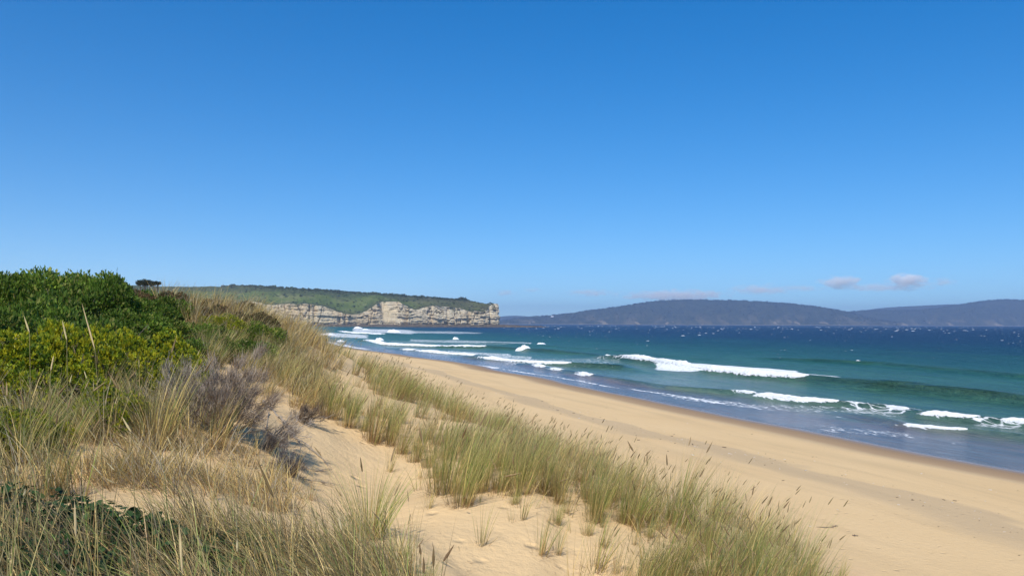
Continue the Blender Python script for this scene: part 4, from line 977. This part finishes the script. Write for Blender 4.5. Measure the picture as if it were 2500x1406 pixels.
for (px, py, r, h, k, lab) in [
    (60, 1010, 1.25, 1.15, 0, 'lime green knobbly bush filling the left edge in front of the dark hill'),
    (165, 990, 1.15, 1.4, 1, 'tallest lime green bush with a yellow crown, second from the left edge'),
    (330, 965, 1.2, 1.3, 2, 'yellow green bush with dark hollows, in the middle of the lime bushes'),
    (425, 950, 1.05, 1.05, 3, 'low yellow green bush sloping down to the grey dead shrub'),
    (250, 1050, .80, .75, 0, 'lower lime green bush in front of the other lime bushes'),
    (20, 1100, .75, .60, 1, 'small lime green bush low at the left edge behind the grass'),
    (-90, 1000, 1.2, 1.2, 2, 'lime green bush cut by the left edge of the picture'),
    (545, 815, .9, .75, 3, 'small far lime green shrub on the brown shoulder of the hill')]:
    bush_at(LB[k], px, py, r, h, k * 1.3, lab, 'lime green bushes', name='lime_bush')

# dark broad-leaved creeper at the bottom left
def creeper(px, py, r, seed, lab):
    g = np.random.default_rng(seed); P = onto_ground([px], [py])[0]; e = empty('leafy_creeper', P, lab, 'creeper', 'leafy creepers at the bottom left')
    n = int(850 * r * r) + 150; a = g.uniform(0, 6.28, n); q = np.sqrt(g.random(n)) * r; C = np.stack([q * np.cos(a), q * np.sin(a) * .8, 0 * a], -1)
    C[:, 2] = ground(P[0] + C[:, 0], P[1] + C[:, 1]) - P[2] + g.uniform(.02, .36, n) * (1 - (q / r) ** 2 * .6)
    nr = 6; V, Q = [], []
    up = g.normal(0, .45, (n, 3)) + [0, 0, 1]; up /= np.linalg.norm(up, axis=-1, keepdims=True); ax = np.cross(up, g.normal(size=(n, 3))); ax /= np.linalg.norm(ax, axis=-1, keepdims=True); bx_ = np.cross(up, ax)
    sz = g.uniform(.024, .046, n)[:, None]
    ring = [C - ax * sz, C - ax * sz * .5 + bx_ * sz * .62, C + ax * sz * .4 + bx_ * sz * .7, C + ax * sz * 1.1, C + ax * sz * .4 - bx_ * sz * .7, C - ax * sz * .5 - bx_ * sz * .62]
    mid0 = C - ax * sz * .5 - up * sz * .12; mid1 = C + ax * sz * .4 - up * sz * .12
    V = np.stack(ring + [mid0, mid1], 1); b = np.arange(n)[:, None] * 8
    Qq = np.concatenate([b + np.array([[0, 6, 1, 1]])[:, :0] if False else np.stack([b[:, 0] + 6, b[:, 0] + 1, b[:, 0] + 2, b[:, 0] + 7], -1), np.stack([b[:, 0] + 5, b[:, 0] + 6, b[:, 0] + 7, b[:, 0] + 4], -1)])
    T = np.concatenate([np.stack([b[:, 0] + x_ for x_ in t_], -1) for t_ in ((0, 1, 6), (0, 6, 5), (7, 2, 3), (7, 3, 4))])
    col = np.array([(.035, .075, .022)]) * g.uniform(.6, 1.7, (n, 1)); col[g.random(n) < .12] = (.10, .13, .035)
    fo_ = mk('leaves', V.reshape(-1, 3), Qq, tris=T, cols=np.repeat(col, 8, 0), mat=M_LEAF, parent=e, smooth=False); fo_['kind'] = 'stuff'
    segs = []
    for k in range(26):
        i = g.integers(n); j = g.integers(n); segs.append((C[i] * [.2, .2, .1], C[i], .004, .002)); segs.append((C[i], C[i] * .6 + C[j] * .4, .003, .002))
    V, Q = tubes(segs); mk('runners', V, Q, mat=M_BARK, parent=e)
creeper(60, 1290, .8, 801, 'dark green broad leaved creeper at the left edge below the tall grass')
creeper(230, 1330, .7, 802, 'dark green broad leaved creeper under the grass left of the bottom centre')
creeper(370, 1370, .6, 803, 'dark green broad leaved creeper farthest right of the leafy patches')
creeper(90, 1440, .75, 804, 'broad leaved creeper in the very corner at the bottom left')
creeper(600, 1400, .55, 805, 'bright leaved little creeper at the bottom edge under the tangled grass')

# ------------------------------------------------------------------ dead shrub and driftwood
M_TWIG = mat_leaf('dead_twigs', trans=0.0, spec=.15, rough=.8, var=0)
def dead_shrub(px, py, R, H, seed, lab, nmain=26, lean=(.35, -.1), density=1.0, tint=(.46, .39, .32)):
    g = np.random.default_rng(seed); P = onto_ground([px], [py])[0]; e = empty('dead_shrub', P, lab, 'dead shrub', 'dead shrubs on the sand')
    segs = []; tips = []
    for i in range(nmain):
        a = g.uniform(0, 6.28); el = g.uniform(.15, 1.35); d = np.array([math.cos(a) * math.cos(el), math.sin(a) * math.cos(el), math.sin(el)]); d = d + [lean[0], lean[1], 0]
        p = g.normal(0, .04, 3) * [1, 1, 0]; L_ = g.uniform(.6, 1.0); r = .014
        for k in range(4):
            q = p + d * [R, R, H] * L_ / 4 + g.normal(0, .03, 3); segs.append((p, q, r, r * .72)); r *= .72; d = d + g.normal(0, .12, 3) + [.03, 0, .02]; p = q
            if k > 0: tips += [(p, d, r)] * 2
    V, Q = tubes(segs, 5); mk('branches', V, Q, mat=M_DEAD, parent=e)
    B, A_, L2 = [], [], []
    m = int(20 * density); Bp = np.repeat(np.array([t[0] for t in tips]), m, 0); Dd = np.repeat(np.array([t[1] for t in tips]), m, 0); n = len(Bp)
    Bp = Bp + g.normal(0, .035, (n, 3)); Dd = Dd / np.linalg.norm(Dd, axis=-1, keepdims=True) + g.normal(0, .38, (n, 3)) + [.15, 0, .1]
    az = np.arctan2(Dd[:, 1], Dd[:, 0]); le = np.arctan2(np.hypot(Dd[:, 0], Dd[:, 1]), Dd[:, 2])
    c = np.array([tint]) * g.uniform(.6, 1.35, (n, 1))
    V, Q, cc, tp, dr = blades(Bp, g.uniform(.10, .27, n) * (R + H) / 2, az, le, g.normal(.1, .3, n), np.full(n, .0062), c * .8, c, c * 1.15, 4, seed)
    o = mk('twigs', V, Q, cols=cc, mat=M_TWIG, parent=e, smooth=False); o['kind'] = 'stuff'
dead_shrub(545, 1065, .98, 1.2, 901, 'large silver grey dead shrub of fine twigs beside the sand slope', 46, (.05, -.1), 1.8, (.40, .325, .245))
dead_shrub(465, 1040, .75, 1.0, 902, 'grey dead shrub behind the large silver one, next to the lime bushes', 30, (-.1, 0), 1.5, (.36, .31, .25))
dead_shrub(655, 1095, .5, .55, 903, 'low spread of grey dead twigs right of the large silver shrub', 22, (.5, -.1), 1.0)
dead_shrub(712, 1160, .30, .34, 904, 'small dark tangle of dead twigs lying on the bare sand slope', 18, (-.2, .1), 1.2, (.15, .125, .12))
dead_shrub(735, 1030, .45, .40, 905, 'dark dead tuft drooping over the top of the sand slope', 20, (.5, -.2), 1.0, (.16, .125, .09))
def branch(pts, r, seed, lab):
    g = np.random.default_rng(seed); P = onto_ground([p[0] for p in pts], [p[1] for p in pts]); P[:, 2] += r * .8 + np.abs(g.normal(0, .02, len(P)))
    base = P[0].copy(); e = empty('dead_branch', base, lab, 'branch', 'dead branches on the sand')
    t = np.linspace(0, len(P) - 1, len(P) * 5); C = np.stack([np.interp(t, np.arange(len(P)), P[:, k]) for k in range(3)], -1) - base + g.normal(0, r * .5, (len(t), 3))
    rr_ = np.linspace(r, r * .35, len(t)); segs = [(C[i], C[i + 1], rr_[i], rr_[i + 1]) for i in range(len(t) - 1)]
    V, Q = tubes(segs, 6); mk('limb', V, Q, mat=M_DEAD, parent=e)
    segs = []
    for k in range(16):
        i = g.integers(3, len(C)); d = (C[min(i + 2, len(C) - 1)] - C[i - 3]); d = d / (np.linalg.norm(d) + 1e-9) + g.normal(0, .5, 3) * [1, 1, .35]; p = C[i]
        q = p + d * g.uniform(.06, .18); q2 = q + (d + g.normal(0, .4, 3) * [1, 1, .3]) * g.uniform(.05, .14); segs += [(p, q, r * .35, r * .2), (q, q2, r * .2, r * .1)]
    V, Q = tubes(segs, 4); mk('side_twigs', V, Q, mat=M_DEAD, parent=e)
branch([(640, 985), (680, 1020), (712, 1060), (728, 1082)], .028, 911, 'thick weathered branch lying at the top of the sand slope')
branch([(690, 1060), (745, 1090), (790, 1125), (805, 1150)], .012, 912, 'thin dark forked branch lying out over the bare sand')
branch([(730, 1140), (770, 1152), (808, 1148)], .008, 913, 'slender curved twig reaching right over the sand')
branch([(700, 1160), (760, 1178), (800, 1186)], .010, 914, 'lowest dead branch half buried below the dark twig tangle')
branch([(655, 1010), (650, 1060), (690, 1120), (715, 1160)], .012, 915, 'crooked grey branch running down to the dark twig tangle')

# ------------------------------------------------------------------ windswept trees behind the hill
def umbrella_tree(px, py_top, py_base, wpx, d, seed, lab):
    g = np.random.default_rng(seed); T = at_depth(np.array([float(px)]), np.array([float(py_top)]), np.array([float(d)]))[0]; gz = ground(T[0], T[1])
    Hh = T[2] - gz; Wd = wpx / FPX * d / 2; e = empty('windswept_tree', (T[0], T[1], gz), lab, 'tree', 'windswept trees on the skyline')
    segs = []; cl = []
    p = np.zeros(3); q = np.array([-.1 * Wd, 0, Hh * .55]); segs.append((p, q, .16, .11))
    for k in range(11):
        a = k / 11 * 6.28 + g.uniform(-.2, .2); c = np.array([math.cos(a) * Wd * g.uniform(.4, .85), math.sin(a) * Wd * .7, Hh - Wd * g.uniform(.32, .45)]); m = (q + c) / 2 + [0, 0, -.1 * Wd]
        segs += [(q, m, .07, .05), (m, c, .05, .025)]; cl.append(c)
    cl.append(np.array([0, 0, Hh - Wd * .22])); V, Q = tubes(segs, 6); mk('trunk', V, Q, mat=M_BARK, parent=e)
    cl = np.array(cl); n = 3000; i = g.integers(len(cl), size=n); dv = g.normal(size=(n, 3)); dv /= np.linalg.norm(dv, axis=-1, keepdims=True)
    C = cl[i] + dv * g.uniform(.5, 1, (n, 1)) * [Wd * .38, Wd * .38, Wd * .32]
    V, Q = leaf_cards(C, dv, np.full(n, .16), np.full(n, .09), g, .8); col = np.array([(.030, .042, .030)]) * g.uniform(.6, 1.6, (n, 1))
    mk('crown', V, Q, cols=np.repeat(col, 4, 0), mat=M_SCRUB, parent=e, smooth=False)
umbrella_tree(353, 683, 705, 40, 125, 921, 'dark umbrella shaped windswept tree on the skyline, larger of two')
umbrella_tree(381, 688, 704, 20, 122, 922, 'smaller windswept tree touching the right side of the larger one')

# ------------------------------------------------------------------ litter
g = np.random.default_rng(77)
n = 900; s_ = np.where(g.random(n) < .6, 19.5 + g.normal(0, 1.3, n), g.uniform(8, 33, n)); y = g.uniform(14, 90, n); x = shore(y) - s_; z = ground(x, y)
P = np.stack([x, y, z + .01], -1); a = g.uniform(0, 6.28, n); L_ = g.lognormal(-3.7, .6, n)
segs = [(P[i] - [math.cos(a[i]) * L_[i], math.sin(a[i]) * L_[i], 0], P[i] + [math.cos(a[i]) * L_[i], math.sin(a[i]) * L_[i], .01], L_[i] * .22, L_[i] * .12) for i in range(n)]
V, Q = tubes(segs, 5)
cc = np.where(g.random(n)[:, None] < .35, [[.75, .72, .66]], [[.12, .085, .055]]); tag(mk('beach_wrack', V, Q, cols=np.repeat(cc, 10, 0), mat=M_HEAD), 'specks of shell and dried weed strewn along the beach', 'wrack', kind='stuff')
n = 1400; sgn = g.random(n); y = g.uniform(4, 26, n); s_ = np.where(sgn < .4, 46.2 + 1.2 * np.sin(y * .35), 48.2 + .8 * np.sin(y * .5 + 1)) + g.normal(0, .35, n); x = shore(y) - s_
P = np.stack([x, y, ground(x, y) + .012], -1); cc = np.array([[.20, .13, .08]]) * g.uniform(.5, 1.8, (n, 1))
V, Q, c, _, _ = blades(P, g.uniform(.06, .28, n), g.uniform(0, 6.28, n), np.full(n, 1.45), g.normal(.05, .1, n), np.full(n, .006), cc, cc, cc, 3, 78)
tag(mk('dry_litter', V, Q, cols=c, mat=M_GRASS_F, smooth=False), 'dead grass roots and leaves littering the bare sand', 'litter', kind='stuff')
# dark stick on the beach
def stick(px, py, L_, lab, sd_):
    P = onto_ground([px], [py])[0]; e = empty('stick', P + [0, 0, .02], lab, 'stick', 'sticks on the beach'); g = np.random.default_rng(sd_)
    C = np.stack([np.linspace(-L_, L_, 7), g.normal(0, .03, 7), np.abs(g.normal(0, .008, 7))], -1); V, Q = tubes([(C[i], C[i + 1], .013, .011) for i in range(6)], 6); mk('shaft', V, Q, mat=M_BARK, parent=e)
stick(2015, 1288, .30, 'dark thin stick lying on the beach right of the dune grass, left one', 1)
stick(2038, 1286, .10, 'dark short stick just right of the thin one on the beach', 2)
stick(2088, 1309, .07, 'small dark chip of wood farthest right on the beach', 3)

# ------------------------------------------------------------------ clouds, beyond and above the haze
def cloud(px, py, wpx, hpx, dens, seed, lab):
    D = 17000.0; c = at_depth(np.array([float(px)]), np.array([float(py)]), np.array([D]))[0]; W = wpx / FPX * D / 2; H = hpx / FPX * D / 2
    N = NT('cloud_vapour'); tc = N.n('ShaderNodeTexCoord'); ln = N.n('ShaderNodeVectorMath', operation='LENGTH'); N.t.links.new(tc.outputs['Object'], ln.inputs[0])
    mp = N.n('ShaderNodeMapping'); N.t.links.new(tc.outputs['Object'], mp.inputs[0]); mp.inputs['Location'].default_value = (seed, seed * 2, 0); mp.inputs['Scale'].default_value = (W / H * .55, 1.2, 1)
    nz = N.noise(mp.outputs[0], 1.5, 5, .6); d_ = N.math('SUBTRACT', N.math('MULTIPLY', nz, 2.35), N.math('MULTIPLY_ADD', ln.outputs['Value'], 1.0, .42))
    v = N.n('ShaderNodeVolumePrincipled'); N.set(v.inputs['Color'], (1, 1, 1)); N.set(v.inputs['Density'], N.math('MULTIPLY', N.math('MAXIMUM', d_, 0.0), dens)); v.inputs['Anisotropy'].default_value = -0.35
    N.t.links.new(v.outputs[0], N.out.inputs['Volume'])
    a = np.linspace(0, 2 * math.pi, 24, endpoint=False); b = np.linspace(-math.pi / 2, math.pi / 2, 13); B, A_ = np.meshgrid(b, a, indexing='ij')
    V = np.stack([np.cos(B) * np.cos(A_), np.cos(B) * np.sin(A_), np.sin(B)], -1).reshape(-1, 3)
    o = mk('cloud', V, gridq(13, 24, True), mat=N.m); o.location = c; o.scale = (W, min(W, 900), H)
    tag(o, lab, 'cloud', 'small clouds low over the far hills')
CL = [(2050, 688, 120, 40, 0.0095, 'white puffy cloud above the right side of the far hills, left of the brighter one'),
      (2215, 685, 125, 42, 0.0140, 'brightest small white cloud, above the right part of the far hills'),
      (2305, 688, 80, 30, 0.0035, 'faint cloud just right of the brightest one'),
      (2150, 702, 330, 26, 0.0022, 'thin flat cloud streak under the two brightest clouds'),
      (1233, 715, 70, 22, 0.0040, 'small faint cloud just right of the headland tip'),
      (1300, 708, 60, 18, 0.0031, 'faint little cloud second from the headland'),
      (1440, 715, 150, 24, 0.0026, 'faint cloud above the left shoulder of the long hill'),
      (1650, 721, 330, 34, 0.0060, 'long flat pale cloud touching the crest of the long hill'),
      (1860, 707, 200, 34, 0.0029, 'soft lilac cloud above the right slope of the long hill'),
      (1960, 704, 120, 22, 0.0022, 'dim cloud between the soft lilac one and the puffy one')]
for i, c in enumerate(CL): cloud(*c[:5], i * 3.7, c[5])

# ------------------------------------------------------------------ haze
N = NT('haze_air'); v = N.n('ShaderNodeVolumePrincipled'); N.set(v.inputs['Color'], (.55, .72, 1.0)); v.inputs['Density'].default_value = 8.2e-5; v.inputs['Anisotropy'].default_value = 0.2
N.t.links.new(v.outputs[0], N.out.inputs['Volume'])
x0, x1, y0, y1, z0, z1 = -16500, 17500, -15500, 16200, -9.5, 360
bv = np.array([[x_, y_, z_] for z_ in (z0, z1) for (x_, y_) in ((x0, y0), (x1, y0), (x1, y1), (x0, y1))], float)
hz = mk('haze', bv, [[3, 2, 1, 0], [4, 5, 6, 7], [0, 1, 5, 4], [1, 2, 6, 5], [2, 3, 7, 6], [3, 0, 4, 7]], mat=N.m, smooth=False)
tag(hz, 'pale blue sea haze over the bay', 'haze', kind='stuff')
